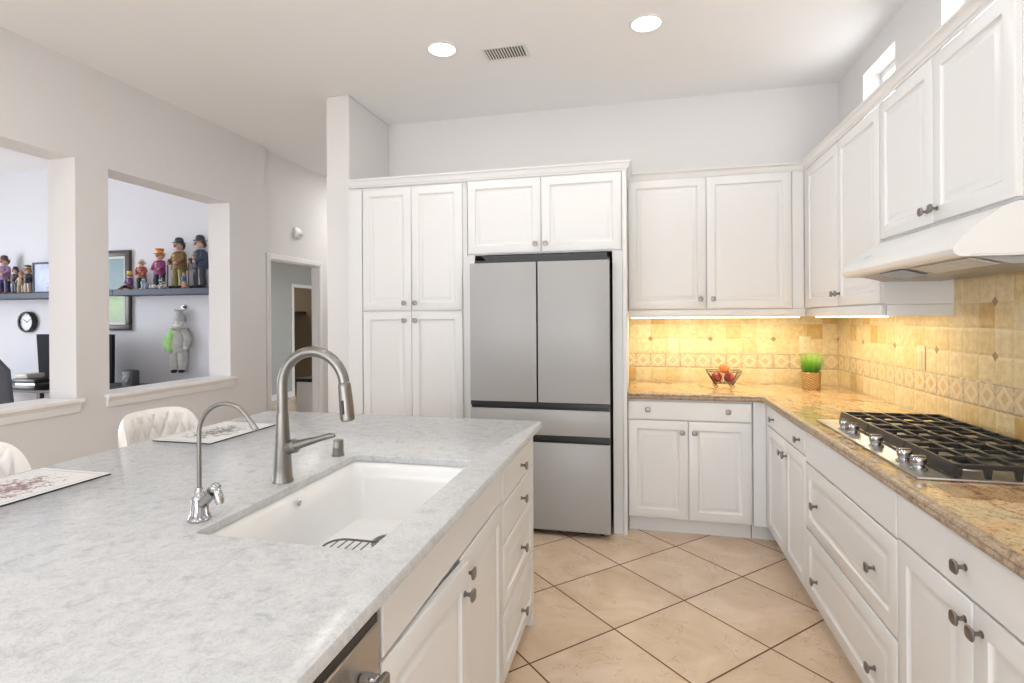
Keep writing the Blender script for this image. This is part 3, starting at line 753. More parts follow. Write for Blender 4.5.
# ------------------------------------------------------------------ range hood
HY0, HY1 = 1.878, 2.788
r = thing('range_hood', 'white under-cabinet range hood over the cooktop', 'range hood', (0, 0, 0))
out = [(XR - .012, 1.584), (XR - .012, 1.738), (UX + .010, 1.738), (1.040, 1.722), (.985, 1.683), (.940, 1.640), (.920, 1.617), (.913, 1.602), (.918, 1.588), (.930, 1.580), (.955, 1.578), (.962, 1.584)]
bm = bm_(); prism(bm, out, HY0, HY1, 'xz', bev=.0)
bmesh.ops.bevel(bm, geom=[e for e in bm.edges if len(e.link_faces) == 2 and e.calc_face_angle(0) > .9 and abs(e.verts[0].co.y - e.verts[1].co.y) < 1e-5 and max(e.verts[0].co.x, e.verts[1].co.x) < 1.06], offset=.008, segments=3, affect='EDGES', profile=.5)
obj('shell', bm, MT['hood'], r)
for y in (HY0, HY1 - .020): obj('bottom_rim', bx(.960, XR - .02, y, y + .020, 1.578, 1.5838, bev=.0025, seg=2), MT['hood'], r)
obj('underside', prism(bm_(), [(.964, 1.5835), (1.075, 1.556), (1.30, 1.556), (1.345, 1.5835)], HY0 + .022, HY1 - .022, 'xz'), plain('hood_grey_underside', (.33, .33, .335), .4), r)
bm = bm_()
box(bm, .0, .090, .0, .36, -.0030, -.0022)
for k in range(30):
    y = .004 + k * .012; prism(bm, [(.004, -.0050), (.086, -.0050), (.086, -.0025), (.004, -.0025)], y, y + .006, 'xz')
for k in range(6): box(bm, .004 + k * .015, .008 + k * .015, .0, .36, -.0056, -.0030)
o = obj('grease_filter', bm, MT['filter'], r, False, (.972, HY0 + .04, 1.5815)); o.rotation_euler = (0, math.radians(13.9), 0)
o = obj('lamp_lens', bx(0, .088, 0, .20, -.006, -.0022, bev=.0015), plain('frosted_lens', (.20, .21, .23), .15), r, True, (.972, HY0 + .46, 1.5815)); o.rotation_euler = (0, math.radians(13.9), 0)
obj('rocker_switch', bx(.0, .012, -.025, .025, 0, .004, bev=.001), MT['hood'], r, True, (.946, 2.60, 1.6535)).rotation_euler = (0, -math.radians(43), 0)

# ------------------------------------------------------------------ under-cabinet lights
WARM = (1.0, .86, .56)
for (x0, x1, y0, y1, lab) in ((-.062, 1.055, 3.985, 4.020, 'warm strip light under the back wall cabinet'), (1.105, 1.140, 2.86, 3.86, 'warm strip light under the corner wall cabinet')):
    u = thing('under_cabinet_light', lab, 'light', ((x0 + x1) / 2, (y0 + y1) / 2, 1.4545))
    hx, hy = (x1 - x0) / 2, (y1 - y0) / 2
    obj('housing', bx(-hx, hx, -hy, hy, -.016, 0, bev=.002), MT['trim'], u)
    obj('diffuser', bx(-hx + .004, hx - .004, -hy + .004, hy - .004, -.0595, -.0165, bev=.003), emit('warm_diffuser', (1.0, .88, .62), 4.0), u)
    area('under_cabinet_light_source', ((x0 + x1) / 2, (y0 + y1) / 2, 1.392), (0, 0, 0), x1 - x0 - .02, y1 - y0, 5.6 if x1 - x0 > .5 else 4.4, WARM)

# ------------------------------------------------------------------ outlets
def outlet(loc, rotz, label, mat, sw=False):
    r = thing('wall_outlet', label, 'outlet', loc, rotz)
    obj('cover_plate', bx(-.038, .038, -.006, 0, -.060, .060, bev=.003, seg=2), mat, r)
    if sw: obj('rocker', bx(-.016, .016, -.009, -.0065, -.034, .034, bev=.001), mat, r)
    else:
        for z in (-.02, .02):
            s = obj('socket', lathe(bm_(), [(.0165, -.0065), (.0165, -.0085), (.0155, -.0090)], (0, 0, z), axis='y', n=20), mat, r)
            bm = bm_()
            for x in (-.006, .006): box(bm, x - .001, x + .001, -.0096, -.0091, z - .002, z + .006)
            obj('slot', bm, MT['slot'], s)
    return r
outlet((.245, YB - .0105, 1.185), 0, 'cream outlet on the back tiles, left of the fruit basket', MT['plate_back'])
outlet((1.150, YB - .0105, 1.200), 0, 'cream outlet on the back tiles behind the potted grass', MT['plate_back'])
outlet((XR - .0105, 3.08, 1.195), -PI/2, 'almond switch plate on the right-hand tiles behind the cooktop', MT['plate'], True)

# ------------------------------------------------------------------ fruit basket, apples, plant
BX, BY = .556, 3.925
r = thing('fruit_basket', 'bronze wire fruit basket with scroll feet on the granite corner', 'basket', (BX, BY, CT + .001))
bm = bm_(); tube(bm, [(x, y, .112 + .010 * (abs(x) / .11) ** 2) for x, y in rrect(-.110, .110, -.072, .072, .022, 5)], .0028, 8, closed=True); obj('rim', bm, MT['wire'], r)
bm = bm_(); tube(bm, [(x, y, .036) for x, y in rrect(-.062, .062, -.045, .045, .012, 4)], .0028, 8, closed=True)
for k in range(5): tube(bm, [(-.05 + k * .025, -.045, .036), (-.05 + k * .025, .045, .036)], .0016, 6)
obj('tray', bm, MT['wire'], r)
bm = bm_()
for sx in (-1, 1):
    for sy in (-1, 1): tube(bm, [(sx * .058, sy * .041, .036), (sx * .104, sy * .066, .1135)], .0026, 8)
    for k in (-1, 0, 1): tube(bm, [(sx * .062, k * .025, .036), (sx * .109, k * .038, .1135)], .0016, 6)
for sy in (-1, 1):
    for k in range(-2, 3): tube(bm, [(k * .024, sy * .045, .036), (k * .038, sy * .071, .112)], .0016, 6)
obj('wires', bm, MT['wire'], r)
for sx in (-1, 1):
    for sy in (-1, 1):
        bm = bm_(); P = [(sx * .048, sy * .042, .036)]
        for k in range(15):
            a = math.radians(90 - k * 30); rr_ = .0150 - k * .0008
            P.append((sx * (.050 + rr_ * math.cos(a)), sy * .043, .0185 + rr_ * math.sin(a)))
        obj('scroll_foot', tube(bm, P, .0024, 7), MT['wire'], r)
def apple(loc, rad, mat, label, rot):
    pr = []
    for k in range(17):
        a = -PI / 2 + PI * k / 16; rr_ = math.cos(a) * (1 + .06 * math.sin(a)); z = math.sin(a) * .92
        if k > 12: z -= .10 * ((k - 12) / 4) ** 2 * 1.6
        if k < 3: z += .05 * ((3 - k) / 3)
        pr.append((max(rr_, .03) * rad, z * rad))
    t = thing('apple', label, 'fruit', loc, 0, None); t.rotation_euler = rot
    obj('flesh', lathe(bm_(), pr, n=24), mat, t)
    obj('stem', tube(bm_(), [(0, 0, rad * .72), (.002, 0, rad * .95), (.005, 0, rad * 1.12)], .0014, 6), MT['stem'], t)
apple((BX - .044, BY - .004, CT + .001 + .040 + .036), .037, MT['apple'], 'dark red apple on the left in the wire basket', (.5, .5, 0))
apple((BX + .036, BY - .012, CT + .001 + .040 + .034), .035, MT['apple'], 'dark red apple on the right in the wire basket', (.6, -.7, 0))
apple((BX + .006, BY + .008, CT + .001 + .040 + .094), .037, MT['apple_orange'], 'orange-red apple resting on top of the two dark ones', (-.2, .4, 0))
PXc, PYc = 1.116, 3.985
r = thing('potted_grass', 'artificial green grass in a small woven wicker pot', 'potted plant', (PXc, PYc, CT + .001))
obj('pot', lathe(bm_(), [(.052, 0), (.054, .003), (.056, .02), (.060, .095), (.0625, .104), (.0625, .112), (.060, .116), (.055, .114), (.054, .100), (.010, .098)], n=52), MT['wicker'], r)
rnd = random.Random(5); bm = bm_()
for k in range(330):
    a = rnd.uniform(0, 2 * PI); q0 = .050 * math.sqrt(rnd.random()); h = rnd.uniform(.095, .178); ln = (.25 + .75 * q0 / .05) * rnd.uniform(.03, .10)
    bx_, by_ = q0 * math.cos(a), q0 * math.sin(a); wv = rnd.uniform(.0016, .0028); t = a + rnd.uniform(-.5, .5)
    px, py = -math.sin(t) * wv, math.cos(t) * wv; prev = None
    for s in range(5):
        f = s / 4; cx = bx_ + math.cos(t) * ln * f ** 1.6; cy = by_ + math.sin(t) * ln * f ** 1.6; cz = .100 + h * (f - .12 * f * f); ww = 1 - f * .9
        cur = [bm.verts.new((cx + px * ww, cy + py * ww, cz)), bm.verts.new((cx - px * ww, cy - py * ww, cz))]
        if prev: bm.faces.new((prev[0], prev[1], cur[1], cur[0]))
        prev = cur
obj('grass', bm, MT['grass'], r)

# ------------------------------------------------------------------ placemats
def placemat(loc, mat, label):
    bm = bm_(); prism(bm, rrect(-.14, .14, -.20, .20, .006, 3), 0, .0045, 'xy')
    for f in bm.faces: f.material_index = 0 if f.normal.z > .5 or f.calc_center_median().z > .0044 else 1
    o = obj('placemat', bm, [mat, MT['black']], None, False, loc); tag(o, label, 'placemat', 'placemats on the island')
placemat((-1.768, 1.170, CT + .0008), MT['mat1'], 'pale placemat with pink and brown floral print, nearer to the camera')
placemat((-1.775, 1.980, CT + .0008), MT['mat2'], 'pale placemat with grey floral print, behind the drinking water tap')

# ------------------------------------------------------------------ stools
def stool(loc, rotz, label):
    """seat faces local +x"""
    t = thing('counter_stool', label, 'stool', loc, rotz, 'tufted stools at the island')
    # tufted shell: back and wings as one curved padded sheet
    bm = bm_(); nu, nv = 40, 16
    def sh(u, v, off):
        a = (u - .5) * math.radians(150); rx, ry = .17, .205
        cx = -rx * math.cos(a) ** .8; cy = ry * math.sin(a)
        edge = abs(u - .5) * 2
        top = .342 - .13 * edge ** 6.0
        z = v * top
        nx, ny = -math.cos(a), math.sin(a)
        lean = -.03 * v * math.cos(a)
        return Vector((cx + lean + nx * off, cy + ny * off, z))
    def tuft(u, v):
        if not .10 < v < .96: return 0
        p, q_ = u * 15, v * 5.0; d = min(abs(((p + q_) % 1) - .5) if 0 else abs(((p * .5 + q_ * .5 * 1.0 + .5) % 1) - .5), abs(((p * .5 - q_ * .5 * 1.0 + .5) % 1) - .5))
        return .014 * min(1, d * 4) ** .7
    inn, outr = [], []
    for i in range(nu * 2 + 1):
        u = i / (nu * 2); a, b = [], []
        for j in range(nv * 2 + 1):
            v = j / (nv * 2); rr_ = math.sin(PI * min(1, (1 - v) * 6) / 2)
            e_ = min(1, min(u, 1 - u) * 12) ** .5; th_ = .020 * max(rr_, .0) * max(e_, .25)
            tf = tuft(u, v) * (1 if abs(u - .5) < .40 else 0)
            a.append(bm.verts.new(sh(u, v, -th_ - tf))); b.append(bm.verts.new(sh(u, v, th_)))
        inn.append(a); outr.append(b)
    for G in (inn, outr):
        for i in range(nu * 2):
            for j in range(nv * 2): bm.faces.new((G[i][j], G[i + 1][j], G[i + 1][j + 1], G[i][j + 1]))
    for i in range(nu * 2):
        for j in (0, nv * 2): bm.faces.new((inn[i][j], outr[i][j], outr[i + 1][j], inn[i + 1][j]))
    for i in (0, nu * 2):
        for j in range(nv * 2): bm.faces.new((inn[i][j], inn[i][j + 1], outr[i][j + 1], outr[i][j]))
    obj('backrest', bm, MT['leather'], t, True, (0, 0, .645))
    bm = bm_(); prism(bm, rrect(-.185, .225, -.205, .205, .09, 6), .560, .645, 'xy', bev=.02); obj('seat', bm, MT['leather'], t)
    for sx in (-1, 1):
        for sy in (-1, 1): obj('leg', tube(bm_(), [(.02 + sx * .13, sy * .14, .560), (.02 + sx * .19, sy * .19, 0)], [.016, .010], 12), MT['black'], t)
    bm = bm_(); tube(bm, [(.02 + sx * .172, sy * .176, .17) for sx, sy in ((-1, -1), (1, -1), (1, 1), (-1, 1))], .008, 8, closed=True); obj('foot_ring', bm, MT['nickel'], t)
    return t
s0 = stool((-2.03, 2.035, 0), 0, 'white diamond-tufted stool at the island, beside the grey-printed placemat')
dup(s0, (-2.03, 1.275, 0), 0, 'white tufted stool cut off by the left edge of the photo')

# ------------------------------------------------------------------ ceiling fittings
def downlight(x, y, label, p=3.4):
    t = thing('downlight', label, 'light', (x, y, CEIL), 0, 'recessed ceiling downlights')
    obj('trim_ring', lathe(bm_(), [(.098, -.0005), (.098, -.004), (.092, -.007), (.080, -.006), (.078, -.0005)], n=40, cap=False), MT['trim'], t)
    obj('lens', lathe(bm_(), [(.0775, -.0005), (.0775, -.004), (.070, -.0065), (.02, -.008)], n=40), emit('lamp_lens_glow', (1, .97, .93), 9.0), t)
    area('downlight_source', (x, y, CEIL - .012), (0, 0, 0), .15, .15, p, (1.0, .985, .965), 'DISK')
downlight(-1.174, 3.137, 'round white ceiling downlight left of the air vent')
downlight(.045, 3.14, 'round white ceiling downlight right of the air vent')
for x in (-1.174, .045):  # unseen downlights added for soft light in the rest of the room
    for y, nm in ((1.6, 'above the camera'), (.1, 'behind the camera'), (-1.6, 'near the rear wall')):
        downlight(x, y, 'unseen ceiling downlight added over the %s side %s' % ('island' if x < -.5 else 'aisle', nm))
downlight(-2.9, 1.6, 'unseen ceiling downlight added by the pass-through wall'); downlight(-2.75, 6.1, 'unseen ceiling downlight added to light the passage behind the pantry', 22)  # both unseen and added; the strong one brightens the hall wall
r = thing('ceiling_vent', 'white louvred air vent in the ceiling between two downlights', 'vent', (-.802, 3.272, CEIL))
bm = bm_(); W, D = .140, .085
for a in ((-W, W, -D, -D + .018), (-W, W, D - .018, D), (-W, -W + .018, -D + .018, D - .018), (W - .018, W, -D + .018, D - .018)): box(bm, *a, -.006, -.0005, bev=.002)
obj('frame', bm, MT['vent'], r)
obj('backing', bx(-W + .016, W - .016, -D + .016, D - .016, -.0012, -.0004), MT['dark'], r)
bm = bm_()
for k in range(14):
    x = -W + .026 + k * .0178; prism(bm, [(x, -.0065), (x + .0035, -.0065), (x + .0075, -.0015), (x + .004, -.0015)], -D + .018, D - .018, 'xz')
obj('louvre', bm, MT['vent'], r)
# motion sensor over the door
r = thing('wall_sensor', 'small white sensor high on the wall above the doorway', 'sensor', (-3.55, 5.07, 2.315))
bm = bm_(); prism(bm, [(0, -.05), (.030, -.05), (.055, -.015), (.055, 0), (.030, .012), (.020, .060), (0, .060)], -.045, .045, 'xz', bev=.006); obj('housing', bm, MT['vent'], r)
obj('lens', bx(.052, .058, -.03, .03, -.018, -.004, bev=.002), MT['steel'], r)

# ------------------------------------------------------------------ office beyond the openings
for (x0, x1, lab) in ((-5.20, -3.95, 'slate blue wall shelf of figurines seen through the right opening'), (-7.7, -5.75, 'slate blue wall shelf of figurines seen through the left opening')):
    s = thing('wall_shelf', lab, 'shelf', (0, 0, 0))
    bm = bm_()
    if x0 > -6: box(bm, -5.28, -5.16, 4.36, 4.555, 1.655, 1.715, bev=.003); box(bm, -5.158, x1, 4.36, 4.599, 1.655, 1.715, bev=.003)
    else: box(bm, x0, x1, 4.36, 4.599, 1.640, 1.700, bev=.003)
    obj('board', bm, MT['navy'], s)
FC = {}
def fm(c):
    if c not in FC: FC[c] = plain('glazed_%02d' % len(FC), c, .35, var=.15, scale=40)
    return FC[c]
SKIN = (.55, .36, .27)
def limb(bm, pts, rr_): tube(bm, pts, rr_, 10)
def figurine(x, y, z, h, face, coat, trousers, hat, hair, label, hatk='bowler', name='clown_figurine', lean=.0, shoes=(.02, .02, .02), held=None, sit=False):
    """h = full height; face = rotation; all parts scaled from unit height"""
    t = thing(name, label, 'figurine', (x, y, z), face, 'figurines on the office shelves'); t.scale = (h, h, h)
    b = .0 if not sit else -.20
    bm = bm_()
    if not sit:
        for s in (-1, 1): limb(bm, [(s * .060, lean * .2, .40), (s * .085, -.02, .22), (s * .080, .0, .055)], [.075, .062, .070])
        ball(bm, (0, lean * .2, .40), .105, s=(1, .8, .8))
    else:
        for s in (-1, 1): limb(bm, [(s * .07, 0, .14), (s * .13, -.16, .13), (s * .15, -.30, .07)], [.085, .07, .06])
        ball(bm, (0, 0, .15), .13, s=(1, .9, .8))
    obj('trousers', bm, fm(trousers), t)
    bm = bm_()
    for s in (-1, 1): ball(bm, (s * (.095 if not sit else .16), -.05 if not sit else -.36, .030), .062, s=(.75, 1.7, .5))
    obj('shoes', bm, fm(shoes), t)
    bm = bm_(); limb(bm, [(0, lean * .2, .36 + b), (0, lean * .5, .52 + b), (0, lean, .66 + b), (0, lean, .715 + b)], [.140, .125, .120, .05])
    for s in (-1, 1):
        limb(bm, [(s * .085, lean, .67 + b), (s * .135, lean - .03, .56 + b), (s * .075 if s > 0 else s * .105, lean - .13, .48 + b)], [.050, .046, .040])
    obj('coat', bm, fm(coat), t)
    bm = bm_(); lathe(bm, [(.045, .69 + b), (.075, .712 + b), (.085, .72 + b), (.05, .735 + b)], (0, lean, 0), n=14); obj('collar', bm, fm((.75, .72, .68)), t)
    bm = bm_(); ball(bm, (0, lean - .01, .80 + b), .080, s=(.95, 1, 1.1)); limb(bm, [(0, lean, .70 + b), (0, lean, .76 + b)], [.035, .035])
    for s in (-1, 1): ball(bm, (s * .076, lean, .80 + b), .024); obj('hand', ball(bm_(), (s * .078 if s > 0 else -.108, lean - .150, .478 + b), .030), fm(SKIN), t)
    hd = obj('head', bm, fm(SKIN), t)
    bm = bm_(); ball(bm, (0, lean - .090, .795 + b), .024); obj('nose', bm, fm((.55, .04, .03)), hd)
    bm = bm_()
    for s in (-1, 1): ball(bm, (s * .030, lean - .083, .825 + b), .011, 8, 6)
    obj('eyes', bm, MT['black'], hd)
    bm = bm_(); ball(bm, (0, lean - .074, .760 + b), .030, s=(1.2, .5, .35)); obj('mouth', bm, fm((.78, .72, .66)), hd)
    bm = bm_()
    for s in (-1, 1): ball(bm, (s * .075, lean + .02, .815 + b), .042); 
    ball(bm, (0, lean + .045, .80 + b), .065)
    if hatk == 'none': ball(bm, (0, lean + .02, .86 + b), .075)
    obj('hair', bm, fm(hair), t)
    bm = bm_()
    if hatk == 'bowler': lathe(bm, [(.115, .862 + b), (.118, .870 + b), (.078, .878 + b), (.076, .92 + b), (.060, .96 + b), (.02, .975 + b)], (0, lean, 0), n=18)
    elif hatk == 'top': lathe(bm, [(.135, .862 + b), (.138, .872 + b), (.080, .880 + b), (.100, .99 + b), (.02, .995 + b)], (0, lean, 0), n=18)
    elif hatk == 'cone': lathe(bm, [(.085, .858 + b), (.080, .88 + b), (.04, .95 + b), (.008, 1.0 + b)], (0, lean, 0), n=18)
    if hatk != 'none':
        ho = obj('hat', bm, fm(hat), t)
        if hatk == 'top':
            obj('hat_band', lathe(bm_(), [(.083, .885 + b), (.093, .93 + b), (.088, .932 + b)], (0, lean, 0), n=18, cap=False), fm((.75, .55, .10)), ho)
    bm = bm_(); ball(bm, (0, lean - .118, .62 + b), .022); ball(bm, (0, lean - .122, .55 + b), .022); obj('buttons', bm, fm((.70, .50, .20)), t)
    if not sit: obj('base', lathe(bm_(), [(.145, 0), (.145, .006), (.13, .012)], n=20), fm((.10, .08, .07)), t)
    if held: held(t)
    return t
ZS1 = 1.7155
YF = 4.49
def umbrella(t): obj('cane', tube(bm_(), [(-.12, -.15, .02), (-.11, -.15, .50), (-.09, -.15, .54), (-.06, -.15, .50)], .012, 8), fm((.12, .06, .03)), t)
def balls(t):
    bm = bm_()
    for p in ((.10, -.15, .056), (-.11, -.14, .056), (.0, -.19, .056)): ball(bm, p, .055)
    obj('balls', bm, fm((.60, .60, .62)), t)
figurine(-5.09, YF, ZS1, .245, .3, (.13, .04, .20), (.10, .04, .03), (.80, .62, .12), (.60, .10, .03), 'small seated purple clown figurine with yellow hat at the shelf end', 'top', sit=True, shoes=(.45, .15, .08))
figurine(-4.94, YF, ZS1, .335, .5, (.36, .10, .07), (.02, .08, .05), (.3, .3, .3), (.55, .52, .46), 'clown figurine in a red coat with bushy pale hair', 'none', shoes=(.6, .55, .5))
figurine(-4.715, YF, ZS1, .415, .2, (.28, .05, .20), (.03, .03, .05), (.60, .12, .04), (.60, .20, .05), 'clown figurine in purple jacket with tall red and yellow hat', 'top', held=balls, shoes=(.55, .40, .2))
figurine(-4.475, YF, ZS1, .53, -.1, (.20, .12, .045), (.20, .17, .045), (.03, .04, .04), (.05, .03, .03), 'tall hobo clown figurine in brown coat and black hat', 'bowler', held=umbrella)
figurine(-4.352, 4.42, ZS1, .175, -.2, (.04, .12, .28), (.60, .25, .18), (.1, .1, .1), (.25, .12, .06), 'tiny blue-shirted child figurine between the two tall clowns', 'none', shoes=(.5, .2, .15))
figurine(-4.225, YF, ZS1, .545, -.35, (.03, .045, .085), (.03, .03, .045), (.04, .04, .05), (.05, .04, .04), 'tall clown figurine in dark blue suit at the right end of the shelf', 'bowler', held=umbrella)
# little spotted dogs around the third clown
def pup(x, c, lab, ang):
    t = thing('dog_figurine', lab, 'figurine', (x, 4.42, ZS1), ang, 'figurines on the office shelves'); t.scale = (.78, .78, .78)
    bm = bm_(); ball(bm, (0, .02, .050), .036, 12, 8, (1, 1.1, 1.25)); ball(bm, (0, -.012, .112), .027, 12, 8); ball(bm, (0, -.040, .104), .014, 8, 6)
    for s in (-1, 1): tube(bm, [(s * .016, -.022, .07), (s * .018, -.030, .0)], [.011, .010], 8); ball(bm, (s * .028, .02, .016), .020, 8, 6)
    tube(bm, [(0, .05, .02), (.02, .075, .03)], .007, 6)
    b = obj('dog_body', bm, c, t)
    bm = bm_()
    for s in (-1, 1): ball(bm, (s * .028, -.008, .112), .013, 8, 6, (.6, .9, 1.5))
    ball(bm, (0, -.054, .106), .006, 6, 5); obj('ears', bm, MT['black'], t)
q = M('spotted_coat').set(rough=.4); q.coord('object'); q.color(q.mix(q.noise(38, 1).gt(.54), (.70, .68, .64), (.05, .05, .06))); MT['spots'] = q.m
pup(-4.825, fm((.34, .40, .50)), 'small grey-blue dog figurine left of the purple-jacketed clown', .3); pup(-4.605, MT['spots'], 'small black and white spotted dog figurine right of the purple clown', -.4)
ZS2 = 1.7005
figurine(-6.785, YF, ZS2, .44, .2, (.30, .18, .32), (.05, .04, .12), (.10, .05, .05), (.12, .05, .04), 'clown figurine in mauve coat at the left edge of the photo', 'bowler', shoes=(.4, .2, .12))
figurine(-6.640, 4.50, ZS2, .31, -.2, (.06, .05, .08), (.04, .05, .07), (.03, .03, .03), (.03, .02, .02), 'dark-suited clown figurine behind the mauve one', 'bowler')
figurine(-6.545, YF, ZS2, .26, .4, (.42, .36, .26), (.40, .33, .24), (.45, .2, .08), (.35, .2, .10), 'small beige clown figurine on the left shelf', 'cone', shoes=(.45, .2, .1))
figurine(-6.447, YF, ZS2, .31, 0, (.04, .035, .04), (.45, .36, .30), (.03, .03, .03), (.30, .12, .06), 'black and white clown figurine beside the small framed picture', 'top', shoes=(.45, .2, .1))
r = thing('picture_frame', 'small pale blue picture standing on the left shelf', 'picture', (-6.215, 4.50, ZS2))
obj('frame', box(box(box(bx(-.175, .175, -.01, .01, .315, .335), -.175, .175, -.01, .01, 0, .02), -.175, -.155, -.01, .01, .02, .315), .155, .175, -.01, .01, .02, .315), MT['navy'], r)
q = M('pale_print').set(rough=.3); c = q.coord('object')
q.color(q.mix((c[0] * c[0] * 1.0 + (c[0] - .06) * 0.0 + q.noise(16, 3, .6, None, 1.0) * .10).lt(.046) * c[0].gt(.02) * .8, q.ramp(q.noise(5, 2), [(.3, (.34, .40, .60)), (.7, (.55, .62, .78))]), (.55, .20, .42))); obj('print', bx(-.155, .155, -.002, .004, .02, .315), q.m, r)
# framed painting on the office wall, mostly hidden
r = thing('framed_painting', 'dark-framed green landscape picture behind the right figurine shelf', 'picture', (-5.60, 4.599, 1.72))
bm = bm_()
for a in ((-.42, .42, .36, .42), (-.42, .42, -.42, -.36), (-.42, -.36, -.36, .36), (.36, .42, -.36, .36)): box(bm, a[0], a[1], -.035, 0, a[2], a[3], bev=.006, seg=2)
obj('frame', bm, plain('dark_brown_frame', (.055, .040, .035), .35), r)
bm = bm_()
for a in ((-.36, .36, .335, .36), (-.36, .36, -.36, -.335), (-.36, -.335, -.335, .335), (.335, .36, -.335, .335)): box(bm, a[0], a[1], -.018, -.012, a[2], a[3])
obj('mount', bm, plain('pale_mount', (.62, .64, .60), .6), r)
q = M('landscape_print').set(rough=.35); c = q.coord('object')
q.color(q.ramp(c[2] * 1.4 + .5 + (q.noise(9, 4, .6) - .5) * .35, [(0, (.12, .24, .06)), (.32, (.22, .36, .09)), (.48, (.05, .12, .06)), (.60, (.06, .15, .17)), (1, (.08, .19, .22))])); obj('print', bx(-.334, .334, -.014, -.004, -.334, .334), q.m, r)
# hanging clown doll
r = thing('hanging_doll', 'silver and green fabric clown doll hanging on the office wall', 'doll', (-4.535, 4.545, .875)); r.scale = (.62, .62, .62); r.rotation_euler = (0, 0, .25)
silver = plain('silver_cloth', (.46, .46, .44), .5, var=.35, scale=14); lime = plain('lime_cloth', (.33, .62, .22), .6, var=.3, scale=12)
bm = bm_()
for s, mt in ((-1, lime), (1, silver)):
    b2 = bm_(); limb(b2, [(s * .05, 0, .36), (s * .065, -.02, .20), (s * .055, -.01, .05)], [.085, .078, .060]); obj('trouser_leg', b2, mt if s > 0 else silver, r)
    b2 = bm_(); limb(b2, [(s * .07, 0, .68), (s * .155, -.03, .56), (s * .19 if s < 0 else .14, -.06, .42)], [.065, .062, .055]); obj('sleeve', b2, mt, r)
    b2 = bm_(); ball(b2, (s * .06, -.05, .025), .05, s=(.8, 1.5, .6)); obj('shoe', b2, MT['black'], r)
    b2 = bm_(); ball(b2, (s * .19 if s < 0 else .14, -.075, .40), .035); obj('hand', b2, fm((.7, .7, .68)), r)
bm.free(); bm = bm_(); limb(bm, [(0, 0, .34), (-.01, -.01, .46), (0, 0, .62), (0, 0, .72)], [.125, .145, .125, .05]); obj('tunic', bm, silver, r)
bm = bm_(); limb(bm, [(-.085, -.06, .36), (-.095, -.07, .48), (-.07, -.065, .64)], [.085, .095, .07]); obj('tunic_panel', bm, lime, r)
bm = bm_(); lathe(bm, [(.05, .69), (.13, .70), (.14, .715), (.05, .735)], n=20); obj('ruff', bm, silver, r)
bm = bm_(); ball(bm, (0, -.02, .795), .078, s=(1, 1, 1.05)); hd = obj('head', bm, fm((.74, .72, .70)), r)
bm = bm_(); [ball(bm, (s * .03, -.094, .81), .010, 8, 6) for s in (-1, 1)]; obj('eyes', bm, MT['black'], hd)
bm = bm_(); limb(bm, [(0, 0, .83), (0, .0, .90), (.01, 0, .98), (-.08, 0, 1.02)], [.088, .080, .050, .012]); limb(bm, [(.01, 0, .97), (.10, 0, 1.03)], [.04, .012]); obj('hat', bm, silver, r)
o = obj('wall_hook', lathe(bm_(), [(.028, 0), (.026, -.006), (.010, -.008), (.010, -.02), (.016, -.028), (.006, -.03)], (0, 0, 0), axis='y', n=18), MT['nickel'], None, True, (-4.524, 4.599, 1.537)); tag(o, 'small round metal hook on the office wall above the clown doll', 'hook')
# clock
r = thing('wall_clock', 'round wall clock with black rim seen through the left opening', 'clock', (-6.583, 4.599, 1.393))
obj('rim', lathe(bm_(), [(.114, 0), (.117, -.04), (.110, -.052), (.097, -.050), (.095, -.030)], axis='y', n=40, cap=False), MT['black'], r)
obj('dial', lathe(bm_(), [(.096, -.001), (.096, -.030), (.001, -.0305)], axis='y', n=40), MT['clockface'], r)
obj('hour_hand', bx(-.003, .003, -.033, -.031, -.01, .055), MT['black'], r).rotation_euler = (0, -1.0, 0)
obj('minute_hand', bx(-.002, .002, -.036, -.034, -.01, .085), MT['black'], r).rotation_euler = (0, 1.1, 0)
bm = bm_()
for k in range(12):
    a = k * PI / 6; box(bm, .082 * math.sin(a) - .003, .082 * math.sin(a) + .003, -.0325, -.031, .082 * math.cos(a) - .006, .082 * math.cos(a) + .006)
obj('hour_marks', bm, MT['black'], r)
# desk with monitor, speaker, printer and chair
r = thing('office_desk', 'dark desk along the office wall behind the openings', 'desk', (0, 0, 0))
obj('desk_top', bx(-7.0, -4.2, 3.95, 4.58, .72, .75, bev=.003), MT['desk'], r)
for x in (-6.95, -5.6, -4.25):
    for y in (4.0, 4.52): obj('leg', bx(x - .02, x + .02, y - .02, y + .02, 0, .7195), MT['desk'], r)
r = thing('monitor', 'wide black monitor standing on the office desk', 'monitor', (-5.435, 4.20, .7505))
bm = bm_(); prism(bm, [(-.475, .52), (.475, .52), (.468, .045), (-.44, .045)], -.015, .02, 'xz', bev=.004); obj('screen', bm, MT['matte_black'], r)
obj('stand_neck', bx(-.03, .03, .0205, .05, .012, .30), MT['black'], r); obj('stand_foot', bx(-.15, .15, -.06, .12, 0, .0118, bev=.003), MT['black'], r)
r = thing('desk_speaker', 'small dark rounded speaker on the office desk', 'speaker', (-4.755, 4.20, .7505))
bm = bm_(); box(bm, -.062, .062, -.05, .05, 0, .180, bev=.022, seg=3); obj('cabinet_shell', bm, plain('charcoal_plastic', (.05, .055, .06), .5), r)
obj('grille', lathe(bm_(), [(.040, -.0505), (.042, -.054), (.030, -.056), (.004, -.053)], (0, 0, .09), axis='y', n=20), MT['black'], r)
r = thing('printer', 'low black and silver device on the desk below the clock', 'printer', (-5.665, 3.99, .7505))
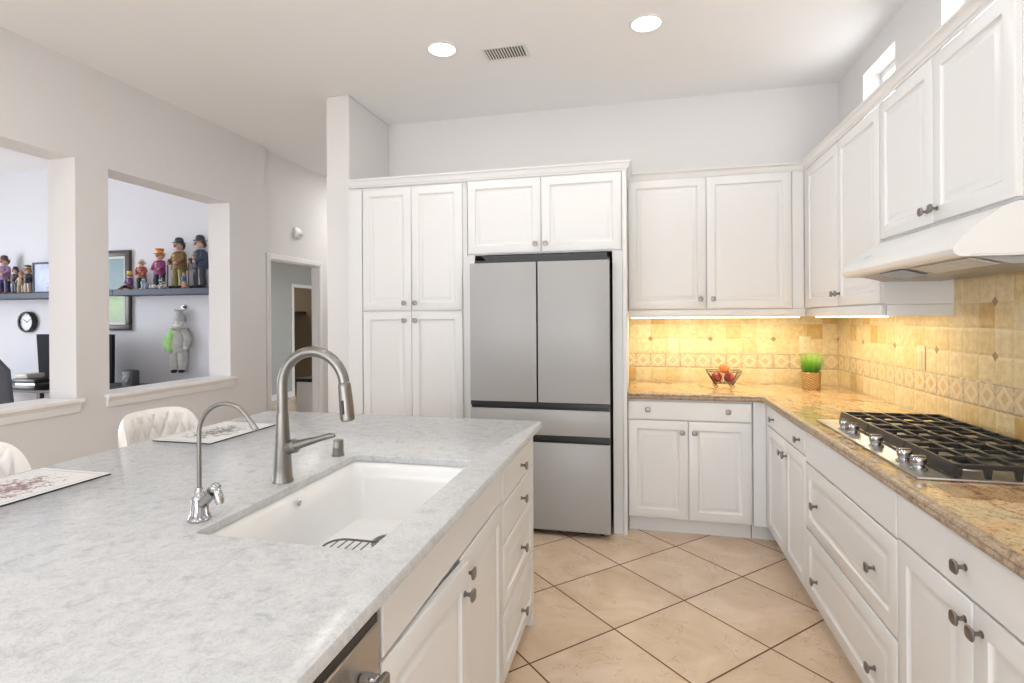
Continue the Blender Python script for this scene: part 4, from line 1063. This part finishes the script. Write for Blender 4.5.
bm = bm_(); box(bm, -.15, .15, -.10, .10, 0, .045, bev=.012, seg=2); obj('base', bm, MT['black'], r)
bm = bm_(); box(bm, -.12, .12, -.08, .08, .0455, .065); obj('middle', bm, MT['steel'], r)
bm = bm_(); box(bm, -.15, .15, -.10, .10, .0655, .105, bev=.012, seg=2); obj('cover', bm, MT['black'], r)
bm = bm_(); box(bm, -.12, .03, -.08, .08, .1055, .150, bev=.008, seg=2); obj('tray', bm, plain('beige_plastic', (.52, .49, .42), .4), r)
r = thing('office_chair', 'grey office chair back at the far left edge', 'chair', (-5.37, 3.55, 0), .3)
bm = bm_(); prism(bm, [(-.22, .52), (.22, .52), (.25, .70), (.22, 1.0), (.13, 1.10), (-.13, 1.10), (-.22, 1.0), (-.25, .70)], -.26, -.20, 'xz', bev=.02); obj('backrest', bm, MT['greyfab'], r)
bm = bm_(); prism(bm, rrect(-.24, .24, -.22, .24, .08, 5), .44, .51, 'xy', bev=.02); obj('seat', bm, MT['greyfab'], r)
obj('stem', tube(bm_(), [(0, 0, .08), (0, 0, .439)], .03, 12), MT['black'], r)
for s in (-1, 1):
    bm = bm_(); tube(bm, [(s * .23, .1, .47), (s * .29, .1, .50), (s * .29, .1, .66), (s * .29, -.16, .68)], .018, 10); obj('armrest', bm, MT['black'], r)
for k in range(5):
    a = 2 * PI * k / 5; bm = bm_(); tube(bm, [(0, 0, .10), (.28 * math.cos(a), .28 * math.sin(a), .075)], [.022, .015], 8); l_ = obj('base_leg', bm, MT['black'], r)
    obj('caster', lathe(bm_(), [(.027, -.02), (.030, -.01), (.030, .01), (.027, .02)], (.28 * math.cos(a), .28 * math.sin(a), .030), axis='x', n=14), MT['black'], l_)
# low white unit in the corridor
r = thing('low_cabinet', 'low white unit with a black top standing just inside the doorway', 'cabinet', (-3.90, 5.86, 0))
obj('body', bx(-.09, .22, -.18, .18, 0, .66, bev=.01, seg=2), MT['trim'], r); obj('lid', bx(-.10, .22, -.19, .19, .6605, .70, bev=.006), MT['black'], r)
